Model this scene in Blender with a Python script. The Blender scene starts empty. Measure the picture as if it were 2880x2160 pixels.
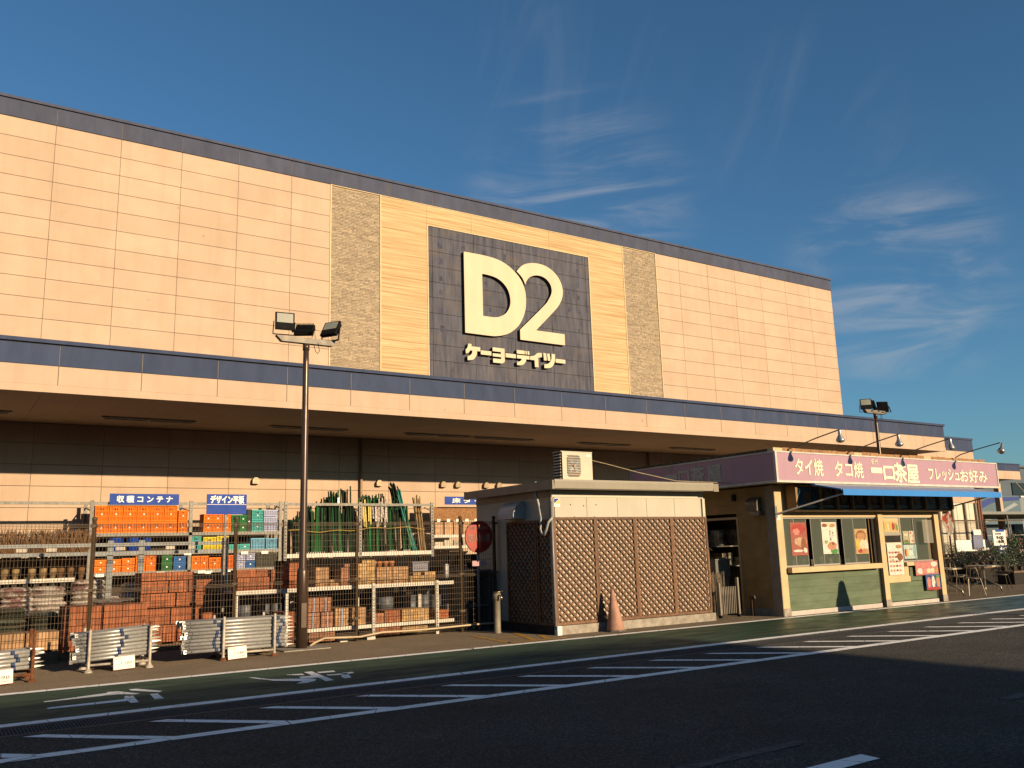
import bpy, bmesh, math, random
from mathutils import Vector, Matrix, Quaternion
R = random.Random(7)
SC = bpy.context.scene
COL = SC.collection

# ---------------------------------------------------------------- camera
cam_d = bpy.data.cameras.new('camera'); cam = bpy.data.objects.new('camera', cam_d); COL.objects.link(cam)
yaw, pitch, roll = 0.583371, 0.1890425, -0.0291215
cy, sy, cp, sp, cr, sr = math.cos(yaw), math.sin(yaw), math.cos(pitch), math.sin(pitch), math.cos(roll), math.sin(roll)
fw = Vector((sy*cp, cy*cp, sp)); rt = Vector((cy, -sy, 0)); up = rt.cross(fw)
r2 = rt*cr + up*sr; u2 = up*cr - rt*sr
cam.matrix_world = Matrix(((r2.x, u2.x, -fw.x, 0), (r2.y, u2.y, -fw.y, 0), (r2.z, u2.z, -fw.z, 1.5), (0, 0, 0, 1)))
cam_d.sensor_width = 36; cam_d.lens = 36*2464.29/2880; cam_d.clip_end = 2000; cam_d.clip_start = .05
SC.camera = cam

# ---------------------------------------------------------------- sun, sky, exposure
LD = Vector((-.27, 1, -.268)).normalized()
SUN_EL = math.asin(-LD.z); SUN_ROT = math.atan2(-LD.x, -LD.y)
sd = bpy.data.lights.new('sun', 'SUN'); sd.energy = 5.0; sd.angle = math.radians(.5); sd.color = (1, .745, .46)
sun = bpy.data.objects.new('sun', sd); COL.objects.link(sun); sun.rotation_euler = LD.to_track_quat('-Z', 'Y').to_euler()
W = bpy.data.worlds.new('World'); SC.world = W; W.use_nodes = True
nt = W.node_tree; nt.nodes.clear(); N = nt.nodes.new; L = nt.links.new
sky = N('ShaderNodeTexSky'); sky.sky_type = 'NISHITA'; sky.sun_disc = False
sky.sun_elevation = SUN_EL; sky.sun_rotation = SUN_ROT; sky.air_density = 1.0; sky.dust_density = .6; sky.ozone_density = 2.6
tint = N('ShaderNodeMix'); tint.data_type = 'RGBA'; tint.blend_type = 'MULTIPLY'; tint.inputs[0].default_value = 1
L(sky.outputs[0], tint.inputs[6]); tint.inputs[7].default_value = (.66, 1.03, 1.20, 1)
tc = N('ShaderNodeTexCoord')
def cloud(dirv, spread, stretch, scale, seed, lo, hi, amt):
    """a patch of cirrus round one direction of the sky: returns its density"""
    d = Vector(dirv).normalized()
    dt = N('ShaderNodeVectorMath'); dt.operation = 'DOT_PRODUCT'; L(tc.outputs['Generated'], dt.inputs[0]); dt.inputs[1].default_value = d
    mk = N('ShaderNodeMapRange'); mk.interpolation_type = 'SMOOTHERSTEP'; L(dt.outputs['Value'], mk.inputs[0])
    mk.inputs[1].default_value = math.cos(math.radians(spread)); mk.inputs[2].default_value = 1.0
    mp = N('ShaderNodeMapping'); L(tc.outputs['Generated'], mp.inputs[0]); mp.inputs['Rotation'].default_value = stretch[3:]; mp.inputs['Scale'].default_value = stretch[:3]
    mp.inputs['Location'].default_value = (seed, seed*.7, 0)
    n = N('ShaderNodeTexNoise'); L(mp.outputs[0], n.inputs[0]); n.inputs['Scale'].default_value = scale; n.inputs['Detail'].default_value = 7; n.inputs['Roughness'].default_value = .58
    n.inputs['Distortion'].default_value = .9
    r = N('ShaderNodeMapRange'); r.interpolation_type = 'SMOOTHSTEP'; L(n.outputs[0], r.inputs[0]); r.inputs[1].default_value = lo; r.inputs[2].default_value = hi
    m = N('ShaderNodeMath'); m.operation = 'MULTIPLY'; L(mk.outputs[0], m.inputs[0]); L(r.outputs[0], m.inputs[1])
    m2 = N('ShaderNodeMath'); m2.operation = 'MULTIPLY'; L(m.outputs[0], m2.inputs[0]); m2.inputs[1].default_value = amt
    return m2.outputs[0]
def add(a, b):
    m = N('ShaderNodeMath'); m.operation = 'ADD'; m.use_clamp = True; L(a, m.inputs[0]); L(b, m.inputs[1]); return m.outputs[0]
c = cloud((.574, .728, .374), 9, (1.1, 1.1, 8, 0, .10, 0), 4.2, 3.1, .40, .80, .5)
c = add(c, cloud((.82, .51, .262), 8, (1.2, 1.2, 5, 0, .2, 0), 5, 8.4, .40, .78, .48))
c = add(c, cloud((.536, .690, .487), 9, (4.2, 1.2, 1.1, 0, 0, .5), 3.6, 5.2, .46, .86, .10))
c = add(c, cloud((.737, .532, .417), 8, (4.2, 1.3, 1.2, 0, .3, .2), 3.4, 1.7, .46, .86, .14))
mixc = N('ShaderNodeMix'); mixc.data_type = 'RGBA'; L(c, mixc.inputs[0]); L(tint.outputs[2], mixc.inputs[6]); mixc.inputs[7].default_value = (5.2, 5.2, 5.4, 1)
bg = N('ShaderNodeBackground'); bg.inputs[1].default_value = .051; L(mixc.outputs[2], bg.inputs[0])
wo = N('ShaderNodeOutputWorld'); L(bg.outputs[0], wo.inputs[0])
SC.view_settings.view_transform = 'Standard'; SC.view_settings.look = 'None'; SC.view_settings.exposure = .87; SC.view_settings.gamma = 1
SC.view_settings.use_curve_mapping = False
SC.cycles.max_bounces = 8; SC.cycles.transparent_max_bounces = 12

# ---------------------------------------------------------------- materials
MATS = {}
def mat(name, col, rough=.8, var=.12, scale=6, metal=0, bump=.0, bscale=60, island=0, rnd=0, stretch=(1, 1, 1), spec=.4, dirt=0, dirtcol=(.05, .04, .03), emit=None, col2=None, lo=.35, hi=.7, coat=0, spots=0):
    if name in MATS: return MATS[name]
    col = tuple(v*.585 for v in col); dirtcol = tuple(v*.585 for v in dirtcol); col2 = tuple(v*.585 for v in col2) if col2 else None
    m = bpy.data.materials.new(name); m.use_nodes = True; t = m.node_tree; b = t.nodes['Principled BSDF']; n_ = t.nodes.new; l_ = t.links.new
    b.inputs['Roughness'].default_value = rough; b.inputs['Metallic'].default_value = metal; b.inputs['Specular IOR Level'].default_value = spec
    if coat: b.inputs['Coat Weight'].default_value = coat
    g = n_('ShaderNodeNewGeometry'); mp = n_('ShaderNodeMapping'); l_(g.outputs['Position'], mp.inputs[0]); mp.inputs['Scale'].default_value = stretch
    a = n_('ShaderNodeTexNoise'); l_(mp.outputs[0], a.inputs[0]); a.inputs['Scale'].default_value = scale; a.inputs['Detail'].default_value = 6; a.inputs['Roughness'].default_value = .62
    mx = n_('ShaderNodeMix'); mx.data_type = 'RGBA'
    r = n_('ShaderNodeMapRange'); l_(a.outputs[0], r.inputs[0]); r.inputs[1].default_value = lo; r.inputs[2].default_value = hi; l_(r.outputs[0], mx.inputs[0])
    c2 = col2 if col2 else tuple(x*(1-var*2) for x in col)
    mx.inputs[6].default_value = (*[min(1, x*(1+var*.6)) for x in col], 1); mx.inputs[7].default_value = (*c2, 1)
    out = mx.outputs[2]
    def hsv(src, amt, o):
        h = n_('ShaderNodeHueSaturation'); l_(o, h.inputs['Color'])
        v = n_('ShaderNodeMapRange'); l_(src, v.inputs[0]); v.inputs[3].default_value = 1-amt; v.inputs[4].default_value = 1+amt; l_(v.outputs[0], h.inputs['Value'])
        return h.outputs[0]
    if island: out = hsv(g.outputs['Random Per Island'], island, out)
    if rnd:
        oi = n_('ShaderNodeObjectInfo'); out = hsv(oi.outputs['Random'], rnd, out)
    if dirt:
        d = n_('ShaderNodeTexNoise'); l_(g.outputs['Position'], d.inputs[0]); d.inputs['Scale'].default_value = scale*.35+.3; d.inputs['Detail'].default_value = 8
        dr = n_('ShaderNodeMapRange'); l_(d.outputs[0], dr.inputs[0]); dr.inputs[1].default_value = .52; dr.inputs[2].default_value = .75; dr.inputs[4].default_value = dirt
        dm = n_('ShaderNodeMix'); dm.data_type = 'RGBA'; l_(dr.outputs[0], dm.inputs[0]); l_(out, dm.inputs[6]); dm.inputs[7].default_value = (*dirtcol, 1); out = dm.outputs[2]
    if spots:
        v_ = n_('ShaderNodeTexVoronoi'); l_(g.outputs['Position'], v_.inputs[0]); v_.inputs['Scale'].default_value = .85
        sp_ = n_('ShaderNodeMapRange'); l_(v_.outputs['Distance'], sp_.inputs[0]); sp_.inputs[1].default_value = .012; sp_.inputs[2].default_value = .05; sp_.inputs[3].default_value = .55; sp_.inputs[4].default_value = 0
        sm_ = n_('ShaderNodeMix'); sm_.data_type = 'RGBA'; l_(sp_.outputs[0], sm_.inputs[0]); l_(out, sm_.inputs[6]); sm_.inputs[7].default_value = (.16, .09, .05, 1)
        ps_ = n_('ShaderNodeMapping'); l_(g.outputs['Position'], ps_.inputs[0]); ps_.inputs['Scale'].default_value = (3.2, 1, .16)
        sn_ = n_('ShaderNodeTexNoise'); l_(ps_.outputs[0], sn_.inputs[0]); sn_.inputs['Scale'].default_value = 1.3; sn_.inputs['Detail'].default_value = 5
        sr_ = n_('ShaderNodeMapRange'); l_(sn_.outputs[0], sr_.inputs[0]); sr_.inputs[1].default_value = .5; sr_.inputs[2].default_value = .8; sr_.inputs[4].default_value = .28
        st_ = n_('ShaderNodeMix'); st_.data_type = 'RGBA'; l_(sr_.outputs[0], st_.inputs[0]); l_(sm_.outputs[2], st_.inputs[6]); st_.inputs[7].default_value = (.26, .18, .12, 1); out = st_.outputs[2]
    l_(out, b.inputs['Base Color'])
    rr = n_('ShaderNodeMapRange'); l_(a.outputs[0], rr.inputs[0]); rr.inputs[3].default_value = max(.05, rough-.12); rr.inputs[4].default_value = min(1, rough+.12); l_(rr.outputs[0], b.inputs['Roughness'])
    if bump:
        bn = n_('ShaderNodeTexNoise'); l_(mp.outputs[0], bn.inputs[0]); bn.inputs['Scale'].default_value = bscale; bn.inputs['Detail'].default_value = 3
        bp = n_('ShaderNodeBump'); bp.inputs['Strength'].default_value = bump; bp.inputs['Distance'].default_value = .02; l_(bn.outputs[0], bp.inputs['Height']); l_(bp.outputs[0], b.inputs['Normal'])
    if emit: b.inputs['Emission Color'].default_value = (*emit, 1); b.inputs['Emission Strength'].default_value = 1
    MATS[name] = m; return m
def glass(name, col, rough=.05, alpha=.5):
    if name in MATS: return MATS[name]
    m = bpy.data.materials.new(name); m.use_nodes = True; t = m.node_tree; b = t.nodes['Principled BSDF']
    b.inputs['Base Color'].default_value = (*col, 1); b.inputs['Roughness'].default_value = rough; b.inputs['Alpha'].default_value = alpha; b.inputs['Specular IOR Level'].default_value = .8
    MATS[name] = m; return m

# ---------------------------------------------------------------- mesh helpers
class MB:
    def __init__(s): s.v = []; s.f = []
    def box(s, x0, x1, y0, y1, z0, z1):
        b = len(s.v); s.v += [(x0, y0, z0), (x1, y0, z0), (x1, y1, z0), (x0, y1, z0), (x0, y0, z1), (x1, y0, z1), (x1, y1, z1), (x0, y1, z1)]
        s.f += [tuple(b+i for i in q) for q in ((0, 3, 2, 1), (4, 5, 6, 7), (0, 1, 5, 4), (1, 2, 6, 5), (2, 3, 7, 6), (3, 0, 4, 7))]; return s
    def quad(s, *p):
        b = len(s.v); s.v += [tuple(q) for q in p]; s.f.append(tuple(range(b, b+len(p)))); return s
    def prism(s, pts, h0, h1, axis=2):
        """extrude a polygon given in the other two axes"""
        b = len(s.v); n = len(pts)
        def P(p, h):
            return {2: (p[0], p[1], h), 1: (p[0], h, p[1]), 0: (h, p[0], p[1])}[axis]
        s.v += [P(p, h0) for p in pts]+[P(p, h1) for p in pts]
        s.f.append(tuple(range(b+n-1, b-1, -1))); s.f.append(tuple(range(b+n, b+2*n)))
        s.f += [(b+i, b+(i+1) % n, b+n+(i+1) % n, b+n+i) for i in range(n)]; return s
    def tube(s, pts, r, seg=8, cap=True, r1=None):
        pts = [Vector(p) for p in pts]; n = len(pts); b = len(s.v); prev = None
        for i, p in enumerate(pts):
            d = (pts[min(i+1, n-1)]-pts[max(i-1, 0)]).normalized()
            if prev is None:
                a = d.orthogonal().normalized()
            else:
                a = (prev-d*prev.dot(d)).normalized()
            prev = a; c_ = d.cross(a)
            rr = r[i] if isinstance(r, (list, tuple)) else (r if r1 is None else r+(r1-r)*i/(n-1))
            for k in range(seg):
                t = 2*math.pi*(k+.5)/seg; s.v.append(tuple(p+a*rr*math.cos(t)+c_*rr*math.sin(t)))
        for i in range(n-1):
            for k in range(seg):
                s.f.append((b+i*seg+k, b+i*seg+(k+1) % seg, b+(i+1)*seg+(k+1) % seg, b+(i+1)*seg+k))
        if cap: s.f.append(tuple(b+k for k in range(seg-1, -1, -1))); s.f.append(tuple(b+(n-1)*seg+k for k in range(seg)))
        return s
    def bar(s, a, b_, w, t=None):
        t = t or w; a = Vector(a); b_ = Vector(b_); d = (b_-a).normalized(); u = d.cross(Vector((0, 1, 0)))
        if u.length < .1: u = d.cross(Vector((1, 0, 0)))
        u.normalize(); v = d.cross(u); k = len(s.v)
        for p in (a, b_):
            for (i, j) in ((-1, -1), (1, -1), (1, 1), (-1, 1)): s.v.append(tuple(p+u*w*.5*i+v*t*.5*j))
        s.f += [tuple(k+i for i in q) for q in ((3, 2, 1, 0), (4, 5, 6, 7), (0, 1, 5, 4), (1, 2, 6, 5), (2, 3, 7, 6), (3, 0, 4, 7))]; return s
    def lathe(s, prof, c=(0, 0, 0), seg=16):
        b = len(s.v)
        for (r, z) in prof:
            for k in range(seg):
                t = 2*math.pi*k/seg; s.v.append((c[0]+r*math.cos(t), c[1]+r*math.sin(t), c[2]+z))
        for i in range(len(prof)-1):
            for k in range(seg): s.f.append((b+i*seg+k, b+i*seg+(k+1) % seg, b+(i+1)*seg+(k+1) % seg, b+(i+1)*seg+k))
        s.f.append(tuple(b+k for k in range(seg-1, -1, -1))); e = b+(len(prof)-1)*seg; s.f.append(tuple(e+k for k in range(seg)))
        return s
    def mesh(s, name, m=None, smooth=False, fix=True):
        me = bpy.data.meshes.new(name); me.from_pydata(s.v, [], s.f)
        if fix:
            bm = bmesh.new(); bm.from_mesh(me); bmesh.ops.recalc_face_normals(bm, faces=bm.faces); bm.to_mesh(me); bm.free()
        if smooth: me.shade_smooth() if hasattr(me, 'shade_smooth') else [setattr(p, 'use_smooth', True) for p in me.polygons]
        if m: me.materials.append(m)
        return me
    def build(s, name, m, parent=None, loc=(0, 0, 0), smooth=False, fix=True):
        return obj(name, s.mesh(name, m, smooth, fix), parent, loc)
def obj(name, me, parent=None, loc=(0, 0, 0), rot=None, scale=None):
    o = bpy.data.objects.new(name, me); COL.objects.link(o)
    if parent: o.parent = parent
    o.location = loc
    if rot: o.rotation_euler = rot
    if scale: o.scale = scale
    return o
def tag(o, label, cat, group=None):
    o['label'] = label; o['category'] = cat
    if group: o['group'] = group
    return o
def thing(name, label, cat, loc=(0, 0, 0), rot=0, group=None):
    o = bpy.data.objects.new(name, None); COL.objects.link(o); o.location = loc; o.rotation_euler = (0, 0, rot); o.empty_display_size = .1
    return tag(o, label, cat, group)
def stuff(o): o['kind'] = 'stuff'; return o
def struct(o): o['kind'] = 'structure'; return o
def dup(root, loc, label=None, rot=None, group=None, scale=None):
    r = root.copy(); COL.objects.link(r); r.location = loc
    if rot is not None: r.rotation_euler = rot
    if scale: r.scale = scale
    if label: r['label'] = label
    if group: r['group'] = group
    for ch in list(root.children):
        c_ = ch.copy(); COL.objects.link(c_); c_.parent = r
        for g in list(ch.children):
            d = g.copy(); COL.objects.link(d); d.parent = c_
    return r
def smooth_loop(pts, sub=4, ang=32):
    n = len(pts); out = []; P = [Vector(p) for p in pts]
    cor = []
    for i in range(n):
        a = P[i]-P[i-1]; b = P[(i+1) % n]-P[i]
        cor.append(a.angle(b) > math.radians(ang) if a.length and b.length else True)
    for i in range(n):
        p1, p2 = P[i], P[(i+1) % n]
        p0 = P[i-1] if not cor[i] else p1*2-p2; p3 = P[(i+2) % n] if not cor[(i+1) % n] else p2*2-p1
        out.append(p1)
        if cor[i] and cor[(i+1) % n]: continue
        for k in range(1, sub):
            t = k/sub; out.append(.5*((2*p1)+(p2-p0)*t+(2*p0-5*p1+4*p2-p3)*t*t+(3*p1-p0-3*p2+p3)*t**3))
    return [(v.x, v.y) for v in out]
def plate(name, loops, m, depth, parent=None, M=None, smooth=True, ang=32):
    """filled outline with thickness, local xy plane, +z towards the viewer"""
    cu = bpy.data.curves.new(name, 'CURVE'); cu.dimensions = '2D'; cu.fill_mode = 'BOTH'; cu.extrude = depth/2
    for lp in loops:
        q = smooth_loop(lp, ang=ang) if smooth else lp
        s = cu.splines.new('POLY'); s.points.add(len(q)-1); s.use_cyclic_u = True
        for i, p in enumerate(q): s.points[i].co = (p[0], p[1], 0, 1)
    return conv(name, cu, m, parent, M)
def conv(name, cu, m, parent, M, fit=None):
    o = bpy.data.objects.new('tmp', cu); COL.objects.link(o)
    dg = bpy.context.evaluated_depsgraph_get(); me = bpy.data.meshes.new_from_object(o.evaluated_get(dg)); me.name = name
    bpy.data.objects.remove(o); bpy.data.curves.remove(cu)
    if fit and me.vertices:
        xs = [v.co.x for v in me.vertices]; ys = [v.co.y for v in me.vertices]; w = max(xs)-min(xs); h = max(ys)-min(ys)
        for v in me.vertices: v.co.x = (v.co.x-min(xs))/w*fit[0]; v.co.y = (v.co.y-min(ys))/h*fit[1]
    if M: me.transform(M)
    me.materials.clear(); me.materials.append(m)
    return obj(name, me, parent)
def face_front(x, y, z): return Matrix.Translation((x, y, z)) @ Matrix.Rotation(math.pi/2, 4, 'X')              # faces -Y
def face_left(x, y, z): return Matrix.Translation((x, y, z)) @ Matrix.Rotation(-math.pi/2, 4, 'Z') @ Matrix.Rotation(math.pi/2, 4, 'X')  # faces -X
def text(body, m, w, h, M, parent=None, bold=.0, depth=.004, name='lettering', shear=0):
    """lettering fitted to w x h; bold (metres) thickens the strokes by overlaying shifted copies"""
    cu = bpy.data.curves.new(name, 'FONT'); cu.body = body; cu.extrude = depth/2; cu.shear = shear; cu.resolution_u = 3
    o = conv(name, cu, m, parent, None, fit=(w, h)); me = o.data
    if bold:
        bm = bmesh.new(); bm.from_mesh(me); src = me.copy()
        for k, (dx, dy) in enumerate(((1, 0), (0, 1), (1, 1), (-.5, .5), (.5, -.5))):
            src2 = src.copy(); src2.transform(Matrix.Translation((dx*bold, dy*bold, .0006*(k+1)))); bm.from_mesh(src2); bpy.data.meshes.remove(src2)
        bm.to_mesh(me); bm.free(); bpy.data.meshes.remove(src)
    me.transform(M); return o

# ---------------------------------------------------------------- palette
m_wall = mat('wall_paint', (.64, .482, .362), .9, .045, 1.2, spec=.15, spots=1, bump=.25, bscale=90, rnd=.04, dirt=.12, dirtcol=(.42, .27, .17))
m_joint = mat('joint_sealant', (.40, .24, .13), .9, .1)
m_navy = mat('navy_metal', (.095, .108, .17), .85, .10, 3, rnd=.05, spec=.1, stretch=(1, 1, .3), dirt=.2, dirtcol=(.11, .10, .10))
m_navylow = mat('navy_metal_lower', (.065, .088, .165), .85, .08, 3, rnd=.05, spec=.1, stretch=(1, 1, .3))
m_navydk = mat('dark_tile', (.125, .128, .165), .9, .2, 3.5, rnd=.05, spec=.1, stretch=(2.2, 1, .25), dirt=.4, dirtcol=(.21, .165, .13))
m_cream = mat('cream_trim', (.72, .56, .33), .6, .05)
m_trav = mat('wood_grain_siding', (.75, .57, .345), .85, .1, 2.2, spec=.15, stretch=(.16, 1, 8.5), bump=.3, bscale=14, col2=(.46, .29, .13), lo=.34, hi=.68, rnd=.02)
m_veneer = mat('stone_veneer', (.50, .405, .295), .9, .14, 9, spec=.15, island=.17, bump=.3, bscale=70)
m_grout = mat('veneer_grout', (.50, .39, .26), .95, .1)
m_letter = mat('letter_white', (.77, .675, .49), .8, .04, 2, dirt=.12, dirtcol=(.6, .45, .32), spec=.2, stretch=(1, 1, .2))
m_letside = mat('letter_side', (.03, .022, .02), .6)
m_soffit = mat('soffit_board', (.52, .40, .29), .85, .04, 1)
m_galv = mat('galvanised_steel', (.26, .25, .225), .6, .15, 18, metal=.3, rnd=.1)
m_galvpaint = mat('grey_blue_rack_paint', (.25, .28, .29), .6, .15, 6, rnd=.06)
m_rackw = mat('white_rack_paint', (.72, .68, .60), .5, .08, 9, dirt=.3, dirtcol=(.25, .15, .08))
m_brown = mat('brown_fence_paint', (.10, .064, .034), .7, .15, 9, rnd=.06)
m_pole = mat('brown_pole_paint', (.095, .062, .045), .32, .1, 5, metal=.35)
m_black = mat('black_metal', (.012, .012, .013), .8, .1, spec=.1)
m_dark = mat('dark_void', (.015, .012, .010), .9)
m_blueSign = mat('blue_sign_board', (.02, .075, .42), .8, .05)
m_whiteL = mat('white_lettering', (1.1, 1.08, 1.0), .6, .03)
m_ink = mat('black_ink', (.02, .02, .02), .6)
m_white = mat('white_board', (.98, .95, .88), .5, .05, 4, dirt=.12, dirtcol=(.4, .33, .25))
m_lattice = mat('brown_wood_stain', (.19, .09, .040), .65, .25, 14, rnd=.22, stretch=(1, 1, 1))
m_cabin = mat('cabin_panel_beige', (.56, .53, .44), .55, .05, 2, dirt=.2, dirtcol=(.42, .36, .25), stretch=(1, 1, .3))
m_trim = mat('taupe_gutter', (.30, .26, .20), .45, .08, 3)
m_conc = mat('concrete', (.42, .38, .32), .9, .2, 7, bump=.4, bscale=40, dirt=.5, dirtcol=(.16, .12, .08))
m_kcream = mat('kiosk_cream_paint', (.70, .52, .29), .65, .06, 3, dirt=.25, dirtcol=(.35, .20, .09))
m_ksiding = mat('kiosk_ochre_siding', (.48, .30, .115), .7, .12, 3, rnd=.05, dirt=.3, dirtcol=(.18, .10, .04))
m_kgreen = mat('kiosk_green_paint', (.115, .165, .095), .75, .15, 3, rnd=.05, dirt=.35, dirtcol=(.22, .24, .15), stretch=(.6, 1, 2))
m_purple = mat('purple_sign_panel', (.50, .31, .40), .45, .05, 1.4, stretch=(3, 1, .25), dirt=.25, dirtcol=(.62, .45, .48))
m_signtext = mat('sign_cream_lettering', (1.0, .98, .70), .55, .03)
m_alu = mat('aluminium_frame', (.62, .60, .56), .35, .05, metal=.5)

# ================================================================= GROUND
def sheet(name, x0, x1, y0, y1, z, m, sub=0):
    return struct(MB().quad((x0, y0, z), (x1, y0, z), (x1, y1, z), (x0, y1, z)).build(name, m, fix=False))
def asphalt(name, c1, c2, grain, rough=.9, patch=.4, bumpd=.03):
    m = bpy.data.materials.new(name); m.use_nodes = True; t = m.node_tree; b = t.nodes['Principled BSDF']; n_ = t.nodes.new; l_ = t.links.new
    g = n_('ShaderNodeNewGeometry')
    v = n_('ShaderNodeTexVoronoi'); l_(g.outputs['Position'], v.inputs[0]); v.inputs['Scale'].default_value = grain
    a = n_('ShaderNodeTexNoise'); l_(g.outputs['Position'], a.inputs[0]); a.inputs['Scale'].default_value = .7; a.inputs['Detail'].default_value = 8; a.inputs['Roughness'].default_value = .65
    h = n_('ShaderNodeSeparateColor'); l_(v.outputs['Color'], h.inputs[0])
    pw = n_('ShaderNodeMath'); pw.operation = 'POWER'; l_(h.outputs[0], pw.inputs[0]); pw.inputs[1].default_value = 4
    mx = n_('ShaderNodeMix'); mx.data_type = 'RGBA'; l_(pw.outputs[0], mx.inputs[0]); mx.inputs[6].default_value = (*c1, 1); mx.inputs[7].default_value = (*c2, 1)
    r = n_('ShaderNodeMapRange'); l_(a.outputs[0], r.inputs[0]); r.inputs[1].default_value = .3; r.inputs[2].default_value = .7; r.inputs[3].default_value = 1-patch; r.inputs[4].default_value = 1+patch
    hs = n_('ShaderNodeHueSaturation'); l_(mx.outputs[2], hs.inputs['Color']); l_(r.outputs[0], hs.inputs['Value']); l_(hs.outputs[0], b.inputs['Base Color'])
    b.inputs['Roughness'].default_value = rough; b.inputs['Specular IOR Level'].default_value = .3; b.inputs['Diffuse Roughness'].default_value = 1
    bp = n_('ShaderNodeBump'); bp.inputs['Distance'].default_value = bumpd; bp.inputs['Strength'].default_value = 1; l_(v.outputs['Distance'], bp.inputs['Height']); l_(bp.outputs[0], b.inputs['Normal'])
    return m
m_asph = asphalt('asphalt', (.035, .036, .033), (.17, .165, .145), 75)
m_walk = asphalt('walkway_asphalt', (.115, .088, .06), (.22, .175, .12), 110, patch=.2, bumpd=.012)
def lane_mat():
    m = bpy.data.materials.new('green_lane_paint'); m.use_nodes = True; t = m.node_tree; b = t.nodes['Principled BSDF']; n_ = t.nodes.new; l_ = t.links.new
    g = n_('ShaderNodeNewGeometry'); mp = n_('ShaderNodeMapping'); l_(g.outputs['Position'], mp.inputs[0]); mp.inputs['Scale'].default_value = (.7, 2.6, 1); mp.inputs['Rotation'].default_value = (0, 0, .5)
    a = n_('ShaderNodeTexNoise'); l_(mp.outputs[0], a.inputs[0]); a.inputs['Scale'].default_value = 1.6; a.inputs['Detail'].default_value = 9; a.inputs['Roughness'].default_value = .68
    r = n_('ShaderNodeValToRGB'); l_(a.outputs[0], r.inputs[0]); e = r.color_ramp.elements
    e[0].position = .33; e[0].color = (.014, .020, .015, 1); e[1].position = .62; e[1].color = (.030, .070, .038, 1)
    k = e.new(.47); k.color = (.022, .048, .03, 1)
    l_(r.outputs[0], b.inputs['Base Color'])
    q = n_('ShaderNodeMapRange'); l_(a.outputs[0], q.inputs[0]); q.inputs[1].default_value = .3; q.inputs[2].default_value = .7; q.inputs[3].default_value = .34; q.inputs[4].default_value = .0
    sx = n_('ShaderNodeSeparateXYZ'); l_(g.outputs['Position'], sx.inputs[0]); wt = n_('ShaderNodeMapRange'); l_(sx.outputs[0], wt.inputs[0]); wt.inputs[1].default_value = 8; wt.inputs[2].default_value = 14; wt.inputs[3].default_value = .66; wt.inputs[4].default_value = .24
    ad = n_('ShaderNodeMath'); ad.operation = 'ADD'; l_(q.outputs[0], ad.inputs[0]); l_(wt.outputs[0], ad.inputs[1]); l_(ad.outputs[0], b.inputs['Roughness']); b.inputs['Specular IOR Level'].default_value = .3
    f = n_('ShaderNodeTexNoise'); l_(g.outputs['Position'], f.inputs[0]); f.inputs['Scale'].default_value = 60
    bp = n_('ShaderNodeBump'); bp.inputs['Distance'].default_value = .004; bp.inputs['Strength'].default_value = .5; l_(f.outputs[0], bp.inputs['Height']); l_(bp.outputs[0], b.inputs['Normal'])
    return m
m_lane = lane_mat()
def paint_mat():
    m = bpy.data.materials.new('worn_white_road_paint'); m.use_nodes = True; t = m.node_tree; b = t.nodes['Principled BSDF']; n_ = t.nodes.new; l_ = t.links.new
    g = n_('ShaderNodeNewGeometry'); a = n_('ShaderNodeTexNoise'); l_(g.outputs['Position'], a.inputs[0]); a.inputs['Scale'].default_value = 9; a.inputs['Detail'].default_value = 8; a.inputs['Roughness'].default_value = .7
    v = n_('ShaderNodeTexVoronoi'); v.feature = 'DISTANCE_TO_EDGE'; l_(g.outputs['Position'], v.inputs[0]); v.inputs['Scale'].default_value = 2.6
    c1 = n_('ShaderNodeMapRange'); l_(v.outputs['Distance'], c1.inputs[0]); c1.inputs[1].default_value = .004; c1.inputs[2].default_value = .012
    c0 = n_('ShaderNodeMapRange'); l_(a.outputs[0], c0.inputs[0]); c0.inputs[1].default_value = .64; c0.inputs[2].default_value = .70; c0.inputs[3].default_value = 1; c0.inputs[4].default_value = 0
    mu = n_('ShaderNodeMath'); mu.operation = 'MULTIPLY'; l_(c0.outputs[0], mu.inputs[0]); l_(c1.outputs[0], mu.inputs[1])
    mx = n_('ShaderNodeMix'); mx.data_type = 'RGBA'; l_(mu.outputs[0], mx.inputs[0]); mx.inputs[6].default_value = (.06, .058, .055, 1); mx.inputs[7].default_value = (.80, .80, .77, 1)
    l_(mx.outputs[2], b.inputs['Base Color']); b.inputs['Roughness'].default_value = .7
    return m
m_paint = paint_mat()
m_yel = mat('yellow_road_paint', (.60, .33, .06), .7, .15, 8, dirt=.4)
sheet('ground', -600, 900, -300, 1200, -.012, m_asph)
sheet('road', -60, 140, -40, 9.42, 0, m_asph)
sheet('pavement', -60, 140, 12.5, 60, 0, m_walk)
sheet('cycle_path', -60, 140, 10.1, 12.5, .0, m_lane)
def marks(name, polys, m, z=.004):
    b = MB()
    for p in polys: b.quad(*[(q[0], q[1], z) for q in p])
    return struct(b.build(name, m, fix=False))
def strip(x0, x1, y0, y1, wob=.006, step=.35):
    """a long painted line whose edges wander a little"""
    out = []; x = x0; a0, b0 = y0, y1
    while x < x1:
        a1 = y0+R.uniform(-wob, wob); b1 = y1+R.uniform(-wob, wob); out.append([(x, a0), (min(x+step, x1), a1), (min(x+step, x1), b1), (x, b0)]); a0, b0 = a1, b1; x += step
    return out
marks('pavement_edge_line', strip(-20, 60, 12.42, 12.58), m_paint)
marks('path_edge_line', strip(-20, 60, 10.0, 10.18), m_paint)
marks('road_edge_line', strip(-20, 50, 8.24, 8.40), m_paint)
hat = []
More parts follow.
